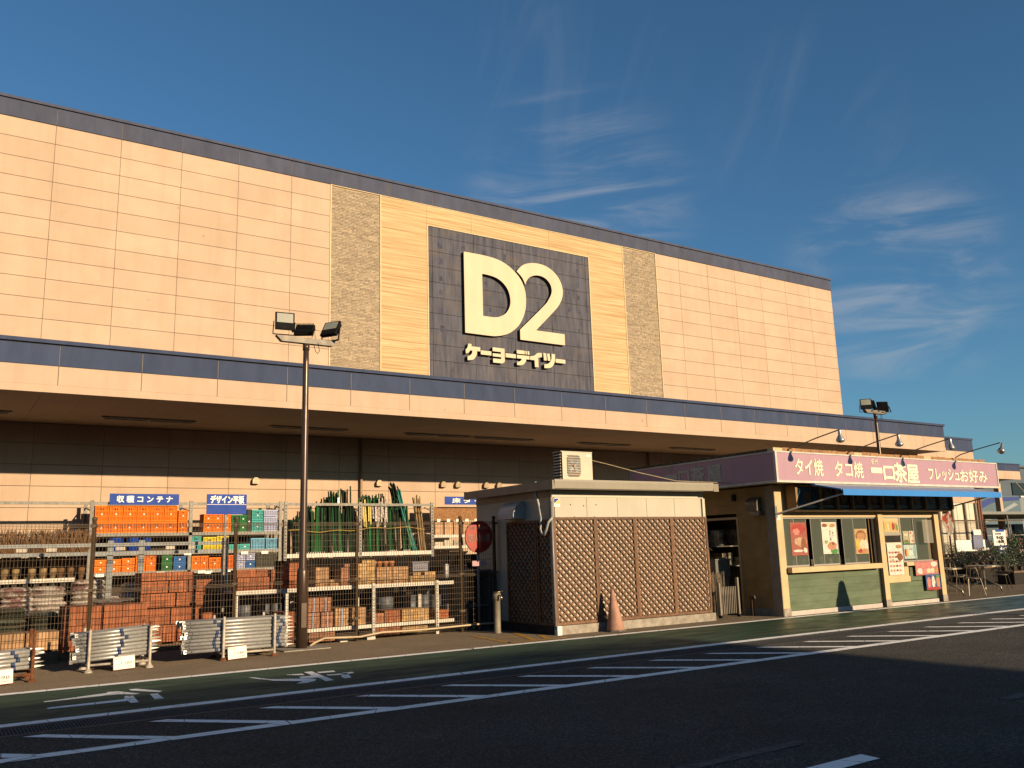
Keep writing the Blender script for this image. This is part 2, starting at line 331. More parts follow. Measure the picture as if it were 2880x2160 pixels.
for i in range(-12, 38):
    x = .82+1.057*i; hat.append([(x, 9.33), (x+.93, 8.38), (x+1.12, 8.38), (x+.17, 9.33)])
marks('road_hatching', hat, m_paint, .0045)
GL = [[(1.2, 11.53), (1.27, 11.53), (1.89, 11.69), (1.88, 11.77), (2.0, 11.74), (2.18, 11.36), (2.12, 11.31), (1.97, 11.48), (1.45, 11.47), (1.2, 11.46)],
      [(1.17, 10.96), (1.22, 11.01), (1.95, 11.03), (2.0, 11.27), (2.08, 11.22), (2.04, 10.67), (1.96, 10.68), (1.96, 10.85), (1.18, 10.89)],
      [(2.14, 11.82), (2.22, 11.8), (2.43, 11.37), (2.38, 11.29), (2.14, 11.69)], [(2.26, 11.21), (2.34, 11.2), (2.32, 10.75), (2.22, 10.75)],
      [(3.57, 11.78), (3.62, 11.74), (3.74, 11.38), (4.13, 11.12), (4.18, 10.98), (4.11, 10.83), (3.97, 10.74), (3.85, 10.77), (3.98, 10.91), (3.69, 11.28)],
      [(4.03, 11.68), (4.23, 11.62), (4.2, 11.44), (4.04, 11.61)], [(4.09, 11.34), (4.21, 11.33), (4.27, 11.38), (4.3, 11.75), (4.41, 11.75), (4.31, 10.71), (4.2, 10.71), (4.25, 11.1), (4.06, 11.21)],
      [(4.43, 11.63), (4.66, 11.61), (4.63, 11.46), (4.42, 11.49)], [(4.42, 11.28), (4.70, 11.23), (4.66, 11.09), (4.42, 11.17)], [(4.66, 11.30), (4.8, 11.29), (4.76, 11.16), (4.67, 11.14), (4.57, 10.79), (4.47, 10.78), (4.5, 10.95)]]
marks('path_lettering', GL, m_paint)
marks('parking_line', [[(4.2, 4.05), (5.69, 4.08), (5.70, 4.24), (4.2, 4.21)]], m_paint, .005)
m_faint = mat('faded_road_paint', (.10, .10, .098), .9, .3, 14, col2=(.04, .04, .04), lo=.4, hi=.6)
marks('faded_line', [[(4.3, 4.68), (5.75, 4.72), (5.74, 4.84), (4.3, 4.8)], [(8.6, 4.68), (9.6, 4.72), (9.6, 4.84), (8.6, 4.82)]], m_faint, .004)
marks('fire_tank_marking', [[(8.20, 12.80), (8.62, 12.72), (9.45, 12.72), (9.45, 12.84), (8.72, 12.86), (8.30, 12.92)], [(8.20, 12.80), (8.30, 12.80), (8.50, 14.30), (8.40, 14.40)],
      [(8.50, 13.62), (8.50, 13.50), (8.98, 13.50), (8.98, 13.62)], [(8.72, 12.86), (8.86, 12.86), (9.40, 14.30), (9.26, 14.30)], [(9.0, 12.84), (9.14, 12.84), (9.44, 13.5), (9.34, 13.6)]], m_yel, .005)
crk = []
for (x, y, n, a0) in ((6.6, 7.6, 16, -.5), (9.5, 6.9, 14, -.9), (3.1, 6.2, 12, .2), (2.2, 5.2, 10, -.3)):
    a = a0
    for i in range(n):
        a += R.uniform(-.5, .5); a = max(a0-.6, min(a0+.6, a)); nx_, ny_ = x+.13*math.cos(a), y+.13*math.sin(a); w_ = R.uniform(.002, .005); crk.append([(x, y-w_), (nx_, ny_-w_), (nx_, ny_+w_), (x, y+w_)]); x, y = nx_, ny_
marks('road_crack', crk, mat('crack_shadow', (.008, .008, .008), .95), .0035)
# the gutter: concrete channel, grating near, joints all along
m_gut = mat('gutter_concrete', (.075, .072, .068), .85, .15, 10, dirt=.4, dirtcol=(.03, .03, .03))
g_ = struct(MB().box(-20, 60, 9.42, 9.52, -.2, .002).box(-20, 60, 9.92, 10.0, -.2, .002).box(-20, 60, 9.53, 9.91, -.22, -.2).build('gutter', m_gut))
m_grate = mat('grating_steel', (.10, .105, .11), .7, .2, 20)
gb = MB()
for i in range(600):
    x = -4+i*.03; gb.box(x, x+.006, 9.525, 9.915, -.03, .0)
for y in [9.525, 9.60, 9.68, 9.76, 9.84, 9.91]: gb.box(-4, 14, y, y+.006, -.028, .001)
o = gb.build('grating', m_grate, g_, fix=False); stuff(o)
cb = MB()
for i in range(14, 60): cb.box(i+.005, i+.995, 9.525, 9.915, -.1, -.001)
for i in range(-20, -4): cb.box(i+.005, i+.995, 9.525, 9.915, -.1, -.001)
stuff(cb.build('cover_slab', m_gut, g_, fix=False))
struct(MB().box(4.95, 5.75, 14.45, 15.05, -.05, .015).build('pole_footing', m_conc))

# ================================================================= STORE BUILDING
YW = 27.784; PW = 1.8205; PH = .6006; ZT = 14.49; X0 = 2.18
store = thing('store_building', 'large pale peach home centre with navy bands and a raised white D2 sign', 'building')
mb = MB().box(-14, 38.57, YW+.045, 60, 5.5, 15.0).box(-14, 38.57, YW+.045, 60, 0, 5.5)
mb.build('wall', m_joint, store)
MB().box(38.571, 38.60, YW+.02, 60, 5.4, 14.99).build('side_wall', m_wall, store)
pm = {}
def panel(name, x0, x1, z0, z1, m, y0=YW, t=.044, gx=.004, gz=.0055):
    k = (round(x1-x0, 3), round(z1-z0, 3), m.name, t)
    if k not in pm:
        w, h = x1-x0-2*gx, z1-z0-2*gz; bv = .006; b = MB(); b.v = [(0, t, 0), (w, t, 0), (w, t, h), (0, t, h), (0, bv, 0), (w, bv, 0), (w, bv, h), (0, bv, h), (bv, 0, bv), (w-bv, 0, bv), (w-bv, 0, h-bv), (bv, 0, h-bv)]
        b.f = [(8, 9, 10, 11)]+[(i, (i+1) % 4, (i+1) % 4+4, i+4) for i in range(4)]+[(i+4, (i+1) % 4+4, (i+1) % 4+8, i+8) for i in range(4)]
        pm[k] = b.mesh(name, m)
    return obj(name, pm[k], store, (x0+gx, y0, z0+gz))
rest = MB()
def rest_panel(x0, x1, z0, z1, y0=YW): rest.box(x0+.004, x1-.004, y0, y0+.044, z0+.0055, z1-.0055)
xs_left = [X0+PW*k for k in range(-8, 5)]+[10.87]; xs_right = [26.25]+[X0+PW*k for k in range(14, 21)]
for r in range(11):
    z1 = ZT-PH*r; z0 = z1-PH
    for xs in (xs_left, xs_right):
        for a, b in zip(xs, xs[1:]):
            if b < .3: rest_panel(a, b, z0, z1)
            else: panel('wall_panel', a, b, z0, z1, m_wall)
for r in range(15, 25):
    z1 = min(5.45, ZT-PH*r); z0 = max(.02, ZT-PH*(r+1))
    for k in range(-8, 20):
        a, b = X0+PW*k, X0+PW*(k+1)
        if r < 20 and -1 <= k <= 13: panel('wall_panel', a, b, z0, z1, m_wall)
        else: rest_panel(a, b, z0, z1)
stuff(rest.build('wall_panel', m_wall, store))
# stone veneer strips, real courses
def veneer(x0, x1, z0, z1):
    MB().box(x0, x1, YW+.022, YW+.046, z0, z1).build('veneer_backing', m_grout, store)
    b = MB(); z = z0+.004
    while z < z1-.05:
        h = .047; x = x0+.004
        while x < x1-.02:
            w = min(R.choice([.12, .16, .22, .3, .42]), x1-.004-x); d = R.uniform(.0, .014)
            if R.random() < .985: b.box(x+.004, x+w-.004, YW+.0+d, YW+.024, z+.004, z+h)
            x += w
        z += .0545
    stuff(b.build('brick', m_veneer, store, fix=False))
veneer(10.91, 12.78, 7.88, ZT-.03); veneer(24.35, 26.22, 7.88, ZT-.03)
# wood grain field, in boards round the dark sign field
def boards(x0, x1, z0, z1):
    z = z1
    while z > z0+.02:
        zz = max(z0, z-PH); panel('siding_board', x0, x1, zz, z, m_trav, YW-.004, .05, .001, .0003); z = zz
boards(12.82, 14.70, 7.88, ZT-.03); boards(22.42, 24.29, 7.88, ZT-.03)
for a, b in ((14.70, 16.66), (16.69, 20.37), (20.40, 22.42)): boards(a, b, 13.70, ZT-.03)
# dark sign field
bx = [14.74, 14.92, 16.74, 18.56, 20.38, 22.20, 22.38]
bz = [13.66]+[ZT-PH*r for r in range(2, 12)]
for a, b in zip(bx, bx[1:]):
    for c1, c0 in zip(bz, bz[1:]):
        if c1-c0 > .05: panel('dark_panel', a, b, c0, c1, m_navydk, YW+.004, .04, .005, .005)
PATCH = [(15.26, 12.98, .2), (16.26, 13.02, .16), (17.2, 13.0, .2), (18.14, 12.99, .16), (15.28, 12.34, .17), (15.27, 11.66, .15), (15.26, 11.12, .13), (15.27, 10.42, .17), (15.30, 9.72, .18), (21.78, 12.96, .15), (21.77, 12.35, .15), (21.29, 11.97, .1), (21.78, 11.80, .14), (21.28, 11.22, .13), (21.8, 11.18, .12), (21.75, 10.38, .11), (19.66, 11.95, .13), (19.69, 11.25, .12), (17.28, 11.74, .14), (17.43, 10.73, .13), (21.69, 9.69, .12), (15.73, 8.21, .13)]
for (x, z, w) in PATCH: MB().box(x-w/2, x+w/2, YW+.0015, YW+.0035, z-w*.65, z+w*.65).build('filled_patch', mat('patch_filler', (.095, .10, .15), .9, .25, 12, spec=.1), store)
MB().box(14.73, 22.39, YW+.0442, YW+.0448, 7.9, 13.66).build('joint_backing', mat('pale_joint', (.30, .25, .19), .9), store)
for k in range(-8, 20):
    x = X0+PW*k; MB().box(x-.004, x+.004, YW-.033, YW-.0301, ZT, 15.0).build('joint_strip', MATS['pale_joint'], store); MB().box(x-.006, x+.006, 22.476, 22.4799, 6.06, 6.53).build('joint_strip', MATS['pale_joint'], store)
# mouldings
tr = MB()
for x in (10.89, 12.80, 14.72, 22.40, 24.31, 26.235):
    tr = MB().box(x-.022, x+.022, YW-.022, YW+.03, 7.88, ZT-.03 if x not in (14.72, 22.40) else 13.70); tr.build('moulding', m_cream, store)
for x in (16.675, 20.385): MB().box(x-.012, x+.012, YW-.012, YW+.03, 13.70, ZT-.03).build('moulding', m_cream, store)
MB().box(10.87, 26.25, YW-.02, YW+.03, ZT-.03, ZT-.003).build('moulding', m_cream, store)
MB().box(14.74, 22.38, YW-.018, YW+.03, 13.665, 13.70).build('moulding', m_cream, store)
# top fascia
for k in range(-8, 20):
    a, b = X0+PW*k, X0+PW*(k+1)
    panel('fascia_panel', a, b, ZT, 15.03, m_navy, YW-.03, .07, .004, .0)
MB().box(-12.5, 38.62, YW-.075, YW+.4, 15.045, 15.13).build('coping', m_navy, store)
MB().box(-12.5, 38.60, YW-.02, YW+.3, 15.0, 15.045).build('coping_gap', m_dark, store)
# canopy
YC = 22.5
cano = MB().box(-14, 38.45, YC+.05, YW+.04, 5.50, 6.50); cano.build('canopy_deck', m_joint, store)
for k in range(-8, 20):
    a, b = X0+PW*k, min(38.45, X0+PW*(k+1))
    panel('canopy_panel', a, b, 6.055, 6.545, m_navylow, YC-.02, .07, .005, 0)
    panel('canopy_panel', a, b, 5.60, 6.055, m_wall, YC, .05, .005, .0)
MB().box(-14, 38.47, YC-.004, YC+.08, 5.425, 5.60).build('drip_edge', m_wall, store)
MB().box(38.45, 38.47, YC+.081, YW, 5.45, 6.54).build('canopy_end', m_wall, store)
MB().box(-14, 38.50, YC-.07, YC+.5, 6.575, 6.665).build('coping', m_navylow, store)
MB().box(-14, 38.46, YC-.01, YC+.4, 6.545, 6.575).build('coping_gap', m_dark, store)
b = MB()
for k in range(-14, 42):
    x = X0-.28+.91*k
    if x > 38.4: break
    for j in range(3):
        y0 = YC+.10+j*1.73; b.box(x+.003, min(38.4, x+.907), y0+.003, min(YW-.02, y0+1.727), 5.456, 5.475)
stuff(b.build('soffit_board', m_soffit, store))
MB().box(-14, 38.44, YC+.1, YW, 5.476, 5.499).build('soffit_backing', m_joint, store)
for (x0) in (-.98, 3.63, 8.29, 12.78, 17.40-2.0+.0, 19.96-.0, 24.6, 29.2, 33.8):
    l = MB().box(x0, x0+2.48, 25.78, 25.98, 5.41, 5.455).build('ceiling_light', mat('dusty_white_metal', (.5, .46, .38), .6), store)
    for s in (0, 1): MB().tube([(x0+.06+s*1.2, 25.88, 5.39), (x0+1.2+s*1.2, 25.88, 5.39)], .018, 8).build('tube', mat('unlit_tube', (.72, .70, .64), .3), l, smooth=True)
for x in (8.45, 12.70, 15.2, 15.8, 17.0, 17.56):
    hb = MB(); pr = []
    for i in range(9):
        t = math.pi*i/8; pr.append((x-.105*math.cos(t), 3.93+.115*math.sin(t)))
    hb.prism([(x-.105, 3.84)]+pr+[(x+.105, 3.84)], YW-.15, YW+.0, 1)
    hb.build('vent_hood', mat('vent_bronze', (.30, .22, .13), .45, .1, metal=.3), store)
    MB().box(x-.08, x+.08, YW-.13, YW-.02, 3.825, 3.8395).build('vent_louvre', m_dark, store)
for x in (12.04, 25.05): MB().tube([(x, YW-.1, 0), (x, YW-.1, 5.44)], .05, 10).build('downpipe', mat('downpipe_tan', (.42, .28, .18), .5), store, smooth=True)

# D2 sign and kana lettering
sg = thing('store_sign', 'giant raised cream D2 letters on the dark square of the facade', 'sign')
D = [(16.12, 12.78), (16.93, 12.78), (17.54, 12.73), (18.0, 12.6), (18.41, 12.35), (18.72, 12.03), (18.89, 11.64), (18.93, 11.24), (18.89, 10.87), (18.77, 10.53), (18.55, 10.17), (18.22, 9.88), (17.91, 9.72), (17.5, 9.62), (17.15, 9.6), (16.12, 9.6)]
Dc = [(16.92, 12.02), (17.22, 12.01), (17.57, 11.95), (17.87, 11.79), (18.09, 11.53), (18.18, 11.22), (18.17, 10.95), (18.07, 10.72), (17.91, 10.54), (17.65, 10.4), (17.37, 10.35), (16.92, 10.35)]
TWO = [(18.52, 12.37), (18.71, 12.58), (18.96, 12.74), (19.34, 12.84), (19.77, 12.84), (20.13, 12.74), (20.45, 12.53), (20.67, 12.23), (20.76, 11.89), (20.71, 11.57), (20.55, 11.27), (20.3, 10.98), (19.36, 10.06), (20.76, 10.06), (20.76, 9.6), (18.6, 9.6), (18.6, 10.0), (19.76, 11.09), (20.01, 11.38), (20.17, 11.66), (20.2, 11.88), (20.12, 12.1), (19.93, 12.27), (19.67, 12.35), (19.4, 12.33), (19.15, 12.22), (18.99, 12.05), (18.92, 11.87), (18.77, 12.15)]
def letter(name, loops, parent, y=27.63, d=.12):
    loops = [[(p[0]*y/27.5, 1.5+(p[1]-1.5)*y/27.5) for p in lp] for lp in loops]
    # pale face, dark returns
    plate(name, loops, m_letter, .012, parent, face_front(0, y, 0))
    return plate('return', loops, m_letside, d, parent, face_front(0, y+.008+d/2, 0))
letter('letter', [D, Dc], sg); letter('letter', [TWO], sg)
kn = thing('kana_sign', 'small raised cream katakana lettering under the D2 letters', 'sign')
KANA = [[(16.24, 9.19), (16.38, 9.19), (16.38, 9.1), (16.76, 9.1), (16.76, 8.94), (16.62, 8.94), (16.6, 8.81), (16.54, 8.69), (16.42, 8.59), (16.2, 8.55), (16.2, 8.71), (16.3, 8.74), (16.39, 8.82), (16.42, 8.94), (16.32, 8.94), (16.26, 8.85), (16.13, 8.8), (16.12, 8.95), (16.2, 9.04)],
        [(16.78, 8.99), (17.25, 8.99), (17.25, 8.83), (16.78, 8.83)], [(17.31, 9.16), (17.85, 9.16), (17.85, 8.72), (17.83, 8.63), (17.74, 8.57), (17.32, 8.57), (17.32, 8.73), (17.68, 8.73), (17.69, 8.81), (17.31, 8.81), (17.31, 8.93), (17.68, 8.93), (17.68, 9.01), (17.31, 9.01)],
        [(17.89, 8.99), (18.36, 8.99), (18.36, 8.83), (17.89, 8.83)], [(18.41, 9.17), (18.78, 9.17), (18.78, 9.03), (18.41, 9.03)], [(18.81, 9.17), (18.88, 9.17), (18.88, 9.03), (18.82, 9.03)], [(18.91, 9.17), (19.0, 9.17), (19.0, 9.03), (18.92, 9.03)],
        [(18.41, 8.98), (19.0, 8.98), (19.0, 8.84), (18.84, 8.84), (18.82, 8.75), (18.72, 8.63), (18.58, 8.58), (18.41, 8.57), (18.41, 8.7), (18.52, 8.72), (18.61, 8.78), (18.64, 8.84), (18.41, 8.84)],
        [(19.03, 8.98), (19.21, 9.02), (19.37, 9.13), (19.49, 9.16), (19.61, 9.16), (19.6, 9.0), (19.51, 8.98), (19.42, 8.96), (19.42, 8.57), (19.25, 8.57), (19.24, 8.84), (19.03, 8.84)],
        [(19.67, 9.18), (19.81, 9.17), (19.83, 8.88), (19.69, 8.88)], [(19.85, 9.17), (19.98, 9.17), (20.0, 9.02), (20.0, 8.88), (19.88, 8.89)], [(20.07, 9.18), (20.24, 9.18), (20.23, 8.93), (20.16, 8.76), (20.05, 8.64), (19.88, 8.58), (19.7, 8.57), (19.7, 8.72), (19.86, 8.75), (19.99, 8.84), (20.06, 8.98)], [(20.26, 9.0), (20.74, 9.0), (20.74, 8.84), (20.26, 8.84)]]
for lp in KANA: letter('letter', [lp], kn, 27.62, .12)

# (end of the raised lettering)
# store wings on the right
wing = thing('side_wing', 'peach and navy side wing with white ribbed lower wall right of the canopy', 'building')
MB().box(38.62, 43.42, 24.05, 34, 0, 6.2).build('wall', m_joint, wing)
for k in range(3):
    a, b_ = 38.62+1.6*k, 38.62+1.6*(k+1)
    for (z0, z1) in ((3.2, 3.9), (3.9, 4.55), (4.55, 5.15), (5.15, 5.75)): MB().box(a+.006, b_-.006, 24.0, 24.05, z0+.008, z1-.008).build('wall_panel', m_wall, wing)
    MB().box(a+.004, b_-.004, 23.98, 24.05, 5.75, 6.32).build('fascia_panel', m_navylow, wing)
MB().box(38.6, 43.45, 23.94, 24.3, 6.33, 6.42).build('coping', m_navylow, wing)
m_gh = mat('white_greenhouse_cladding', (.78, .72, .58), .6, .05, 2, dirt=.2, dirtcol=(.5, .42, .28))
for i in range(9): MB().box(38.64+.53*i, 38.64+.53*i+.50, 23.97, 24.05, .05, 3.19).build('cladding_panel', m_gh, wing)
for x in (39.65, 40.75, 41.85, 42.8): MB().box(x, x+.10, 23.87, 23.965, 0, 3.19).build('post', mat('grey_post', (.28, .24, .18), .5), wing)
for x in (43.1, 43.3): MB().tube([(x, 23.9, 0), (x, 23.9, 4.4)], .05, 8).build('downpipe', mat('rust_red_pipe', (.30, .12, .07), .6), wing)
w2 = thing('far_canopy', 'far peach and navy entrance canopy beyond the snack kiosk sign', 'canopy')
MB().box(44, 55.2, 27.85, 32, 4.95, 5.75).build('deck', m_joint, w2)
for k in range(6):
    a, b_ = 44.3+PW*k, 44.3+PW*(k+1); MB().box(a+.006, b_-.006, 27.8, 27.85, 4.92, 5.42).build('canopy_panel', m_wall, w2); MB().box(a+.006, b_-.006, 27.78, 27.85, 5.42, 5.80).build('canopy_panel', m_navylow, w2)
MB().box(44.2, 55.26, 27.74, 28.1, 5.81, 5.87).build('coping', m_navylow, w2)
for x in (44.6, 49.8, 54.8): MB().box(x, x+.3, 29, 29.3, 0, 4.94).build('column', m_wall, w2)
far = thing('distant_hall', 'dark blue grey metal hall with a small dark window in the far distance', 'building')
MB().box(68, 150, 45, 70, 0, 8.2).build('wall', mat('blue_grey_sheet', (.085, .12, .16), .6, .1, .8), far)
MB().box(67.8, 150, 44.7, 70, 8.2, 8.4).build('roof', mat('grey_roof', (.1, .12, .14), .6), far)
for x in (87.4, 93, 99): MB().box(x, x+3.2, 44.9, 44.99, 5.5, 6.7).build('window', mat('dark_glass', (.02, .022, .025), .15), far)
tp = thing('roadside_billboard', 'large slanting blue and grey advertising banner before the distant hall', 'billboard')
MB().box(79.5, 83.5+3, 43.9, 44.1, 2.7, 5.3).build('panel', mat('billboard_grey_blue', (.10, .16, .20), .7, .08, .5), tp)
plate('stripe', [[(79.6, 4.7), (81.5, 5.1), (86.4, 5.25), (86.4, 4.95), (82, 4.7), (79.6, 4.1)]], mat('billboard_blue', (.02, .05, .25), .6), .02, tp, face_front(0, 43.88, 0))
plate('stripe', [[(79.6, 3.0), (85.4, 4.7), (86.0, 4.5), (79.6, 2.75)]], mat('billboard_pale', (.32, .37, .40), .6), .02, tp, face_front(0, 43.88, 0), smooth=False)
lr = thing('white_lean_to', 'pale corrugated lean-to with a dashed roof edge beside the billboard', 'building')
MB().box(86.7, 100, 44, 44.9, 0, 5.2).build('wall', mat('pale_sheet', (.22, .26, .28), .7, .05, .6), lr)
for i in range(14): MB().box(86.6+i*.95, 86.6+i*.95+.55, 43.8, 44.0, 5.2, 5.34).build('roof_sheet', m_white, lr)

# ================================================================= POLES WITH FLOODLIGHTS
def floodlight(name, parent, c, aim, s=1):
    """black LED floodlight with fins behind, centre c, aim = direction of its face"""
    aim = Vector(aim).normalized(); q = aim.to_track_quat('Y', 'Z').to_matrix().to_4x4(); Mx = Matrix.Translation(c) @ q @ Matrix.Scale(s, 4)
    def ap(b, nm, m, par):
        me = b.mesh(nm, m); me.transform(Mx); return obj(nm, me, par)
    f_ = ap(MB().box(-.17, .17, -.02, .03, -.16, .16), name, m_black, parent)
    b = MB()
    for i in range(14): b.box(-.155+i*.023, -.147+i*.023, -.07, -.021, -.14, .14)
    ap(b, 'heat_sink', m_black, f_)
    ap(MB().box(-.145, .145, .031, .034, -.03, .14), 'lens', mat('floodlight_lens', (.42, .43, .36), .15, .1, 8), f_)
    ap(MB().box(-.145, .145, .031, .036, -.14, -.055), 'driver_cover', m_black, f_)
    ap(MB().bar((-.19, -.02, 0), (-.19, -.10, -.22), .012, .03).bar((.19, -.02, 0), (.19, -.10, -.22), .012, .03).bar((-.19, -.10, -.22), (.19, -.10, -.22), .012, .03), 'bracket', m_black, f_)
    return f_
def light_pole(x, y, h, label, aims, armdir=1):
    t = thing('lamp_post', label, 'lamp post', (x, y, 0))
    pr = [(.095, 0), (.095, 1.25), (.088, 1.3), (.065, 1.34), (.052, h-.35), (.05, h-.12)]
    MB().lathe(pr, seg=20).build('pole', m_pole, t, smooth=True)
    MB().lathe([(.06, h-.12), (.06, h)], seg=16).build('collar', m_pole, t, smooth=True)
    MB().box(-.045, .045, -.102, -.09, .35, .75).build('hatch_cover', m_pole, t)
    MB().prism([(-.56, h+.10), (-.46, h), (.48, h), (.56, h+.10)], -.055, .055, 1).build('cross_arm', mat('pale_channel_steel', (.27, .24, .20), .6, .1, 6, metal=.2), t)
    for (cx, cz, aim) in aims: floodlight('floodlight', t, (cx, 0, h+cz), aim, .98)
    w = MB().tube([(.12, -.07, h-.02), (.14, -.09, h-.14), (.18, -.09, h-.18), (.22, -.08, h-.13), (.2, -.06, h+.02)], .006, 5)
    w.tube([(.1, 0, h+.1), (.15, 0, h+.32), (.17, 0, h+.1), (.3, 0, h+.11), (.45, 0, h+.12)], .006, 5); w.build('cable', m_black, t)
    return t
light_pole(5.35, 14.76, 5.26, 'tall brown lamp post before the brick stacks with three black floodlights', [(-.40, .37, (-.12, -1, .05)), (-.03, .25, (.45, .8, -.95)), (.46, .33, (-.72, -.45, .50))])
light_pole(24.08, 16.2, 5.36, 'distant lamp post rising behind the snack kiosk roof', [(-.42, .27, (-.8, -.75, .1)), (-.05, .25, (-.5, .8, -.2)), (.42, .25, (.5, .9, -.2))])

# ================================================================= FENCE
YF = 15.2
def wire_bay(x0, x1, y, zt, z0=.06, px=.05, beams=(2.06, 1.06), w=.0046):
    b = MB(); n = int(round((x1-x0-.06)/px))
    for i in range(n+1):
        x = x0+.03+i*(x1-x0-.06)/n; b.box(x-w/2, x+w/2, y-w/2, y+w/2, z0, zt)
    z = z0+.05
    while z < zt:
        b.box(x0+.02, x1-.02, y-w*1.5, y-w*.5, z-w/2, z+w/2); z += .105
    for bz_ in beams+(.12,):
        for dz, dy in ((0, -.03), (.045, -.03), (.022, -.05)): b.box(x0+.02, x1-.02, y+dy-w/2, y+dy+w/2, bz_+dz-.004, bz_+dz+.004)
        for i in range(n+1):
            x = x0+.03+i*(x1-x0-.06)/n; b.box(x-w/2, x+w/2, y-.052, y-.0, bz_+.02, bz_+.026)
    return b
fence = thing('mesh_fence', 'brown welded mesh fence in front of the garden stock', 'fence')
FX = [-6.66, -4.46, -2.26, -.06, 2.13, 4.34, 6.55, 8.74]
for a, b_ in zip(FX, FX[1:]): wire_bay(a, b_, YF, 2.13).build('mesh_panel', m_brown, fence, fix=False)
wire_bay(8.74, 9.52, YF+.0, 2.13).build('mesh_panel', m_brown, fence, fix=False)
pmesh = MB().lathe([(.032, 0), (.032, 2.17), (.038, 2.175), (.038, 2.21), (.02, 2.225)], seg=12).mesh('post', m_brown, True)
for x in FX+[9.52]:
    p = obj('post', pmesh, fence, (x, YF+.05, 0))
    for z in (.4, 1.1, 2.08): MB().box(-.055, .055, -.05, -.0, z-.02, z+.02).build('clamp', m_brown, p)

# ================================================================= STOCK
def crate(name, w, d, h, m, label, cat, loc, group=None, ribs=4, grid=True):
    t = thing(name, label, cat, loc, group=group)
    b = MB(); s_ = .012
    b.box(0, w, s_, d, .0, .02); b.box(0, s_, 0, d, 0, h); b.box(w-s_, w, 0, d, 0, h); b.box(s_, w-s_, d-s_, d, 0, h); b.box(s_, w-s_, s_, s_*2, 0, h)
    b.build('shell', m, t)
    r_ = MB(); r_.box(-.008, w+.008, -.01, d, h-.03, h); r_.box(-.005, w+.005, -.006, .01, 0, .025)
    for i in range(1, 3): z = h*i/3; r_.box(.0, w, .0, s_, z-.008, z+.008)
    for i in range(ribs+1): x = i*(w-.014)/ribs; r_.box(x, x+.014, -.004, s_, .02, h-.03)
    r_.build('rim', mat(m.name+'_edge', tuple(min(1.2, v*1.25+.02) for v in m.diffuse_color[:3]), .7, .06, 5, spec=.1), t)
    if w < .36 and h > .15: MB().box(w*.5-.018, w*.5+.018, -.007, -.0045, h*.42, h*.42+.036).build('label', m_white, t)
    g = MB().box(w*.36, w*.64, .004, .0115, h*.70, h*.84)
    n = max(3, int(w/.035))
    for i in range(n):
        for j in range(max(2, int(h/.035))):
            x = .02+i*(w-.04)/n; z = .035+j*.035
            if z < h-.05 and not (w*.3 < x < w*.66 and h*.62 < z): g.box(x+.007, x+.025, .007, .0115, z, z+.02)
    g.build('slots', mat(m.name+'_slot_shade', tuple(v*.25 for v in m.diffuse_color[:3]), .8), t, fix=False) if grid else None  # slot boxes take a dark tone, painting the shade inside them
    return t
def pl(nm, c, **k):
    m = mat(nm, c, .8, .06, 5, rnd=.07, spec=.1, **k); m.diffuse_color = (*c, 1); return m
m_or = pl('orange_plastic', (.92, .21, .01)); m_gr = pl('green_plastic', (.02, .17, .05)); m_te = pl('teal_plastic', (.07, .42, .40)); m_lb = pl('light_blue_plastic', (.16, .42, .62)); m_bl = pl('blue_plastic', (.02, .14, .42))
m_wb = pl('pale_violet_plastic', (.42, .45, .66)); m_dg = pl('dark_grey_plastic', (.07, .07, .055)); m_ye = pl('yellow_plastic', (.80, .62, .03)); m_rb = pl('cobalt_plastic', (.015, .07, .42)); m_ro = pl('red_orange_plastic', (.75, .15, .02))
RY = 26.12
# tall racks along the store wall
rk = thing('storage_rack', 'tall galvanised shelving rack against the store wall full of crates', 'rack', (0, 0, 0))
for x in (3.57, 6.15, 8.76):
    for y in (RY, RY+1.2):
        MB().box(x-.045, x+.045, y, y+.06, 0, 3.19).build('upright', m_galv, rk)
    MB().bar((x, RY+.1, 2.9), (x, RY+1.2, 3.05), .03).build('brace', m_galv, rk)
for z in (2.27, 1.75, 1.22, .6):
    MB().box(3.615, 8.715, RY+.0, RY+.05, z-.055, z+.035).build('beam', m_galv, rk)
    MB().box(3.6, 8.73, RY+.052, RY+1.2, z-.0, z+.03).build('deck', m_galv, rk)
MB().box(-8, 13.9, RY+.02, RY+.05, 3.07, 3.15).build('top_rail', m_galv, rk)
MB().box(-8, 3.5, RY+1.1, RY+1.15, 2.3, 2.36).build('rail', m_galv, rk)
MB().box(3.6, 8.73, RY+1.19, RY+1.2, .0, 2.3).build('shade_sheet', mat('rack_shade_black', (.05, .04, .03), .9), rk)  # near-black sheet put in for the shade behind the crates
for i, (m, x, z) in enumerate([(m_white, x, z) for x, z in ((3.75, 1.2), (5.3, 1.2), (6.6, 1.18), (6.0, 1.72), (7.6, 1.7), (8.2, 1.7), (6.4, 1.2), (7.2, 1.19))]):
    MB().box(x, x+.2, RY-.008, RY-.001, z-.05, z+.03).build('shelf_label', m, rk)
yc = RY+.08
n_ = 0
wheres = ['leftmost', 'second', 'third', 'fourth', 'fifth', 'sixth']
for i in range(6):
    x = 3.66+.358*i
    crate('crate', .338, .5, .44, m_or, f'tall orange crate on the top shelf, {wheres[i]} column of its upper row', 'crate', (x, yc, 2.615), 'orange crates on the top shelf')
    crate('crate', .338, .5, .29, m_or, f'orange crate on the top shelf, {wheres[i]} column of its lower row', 'crate', (x, yc, 2.31), 'orange crates on the top shelf')
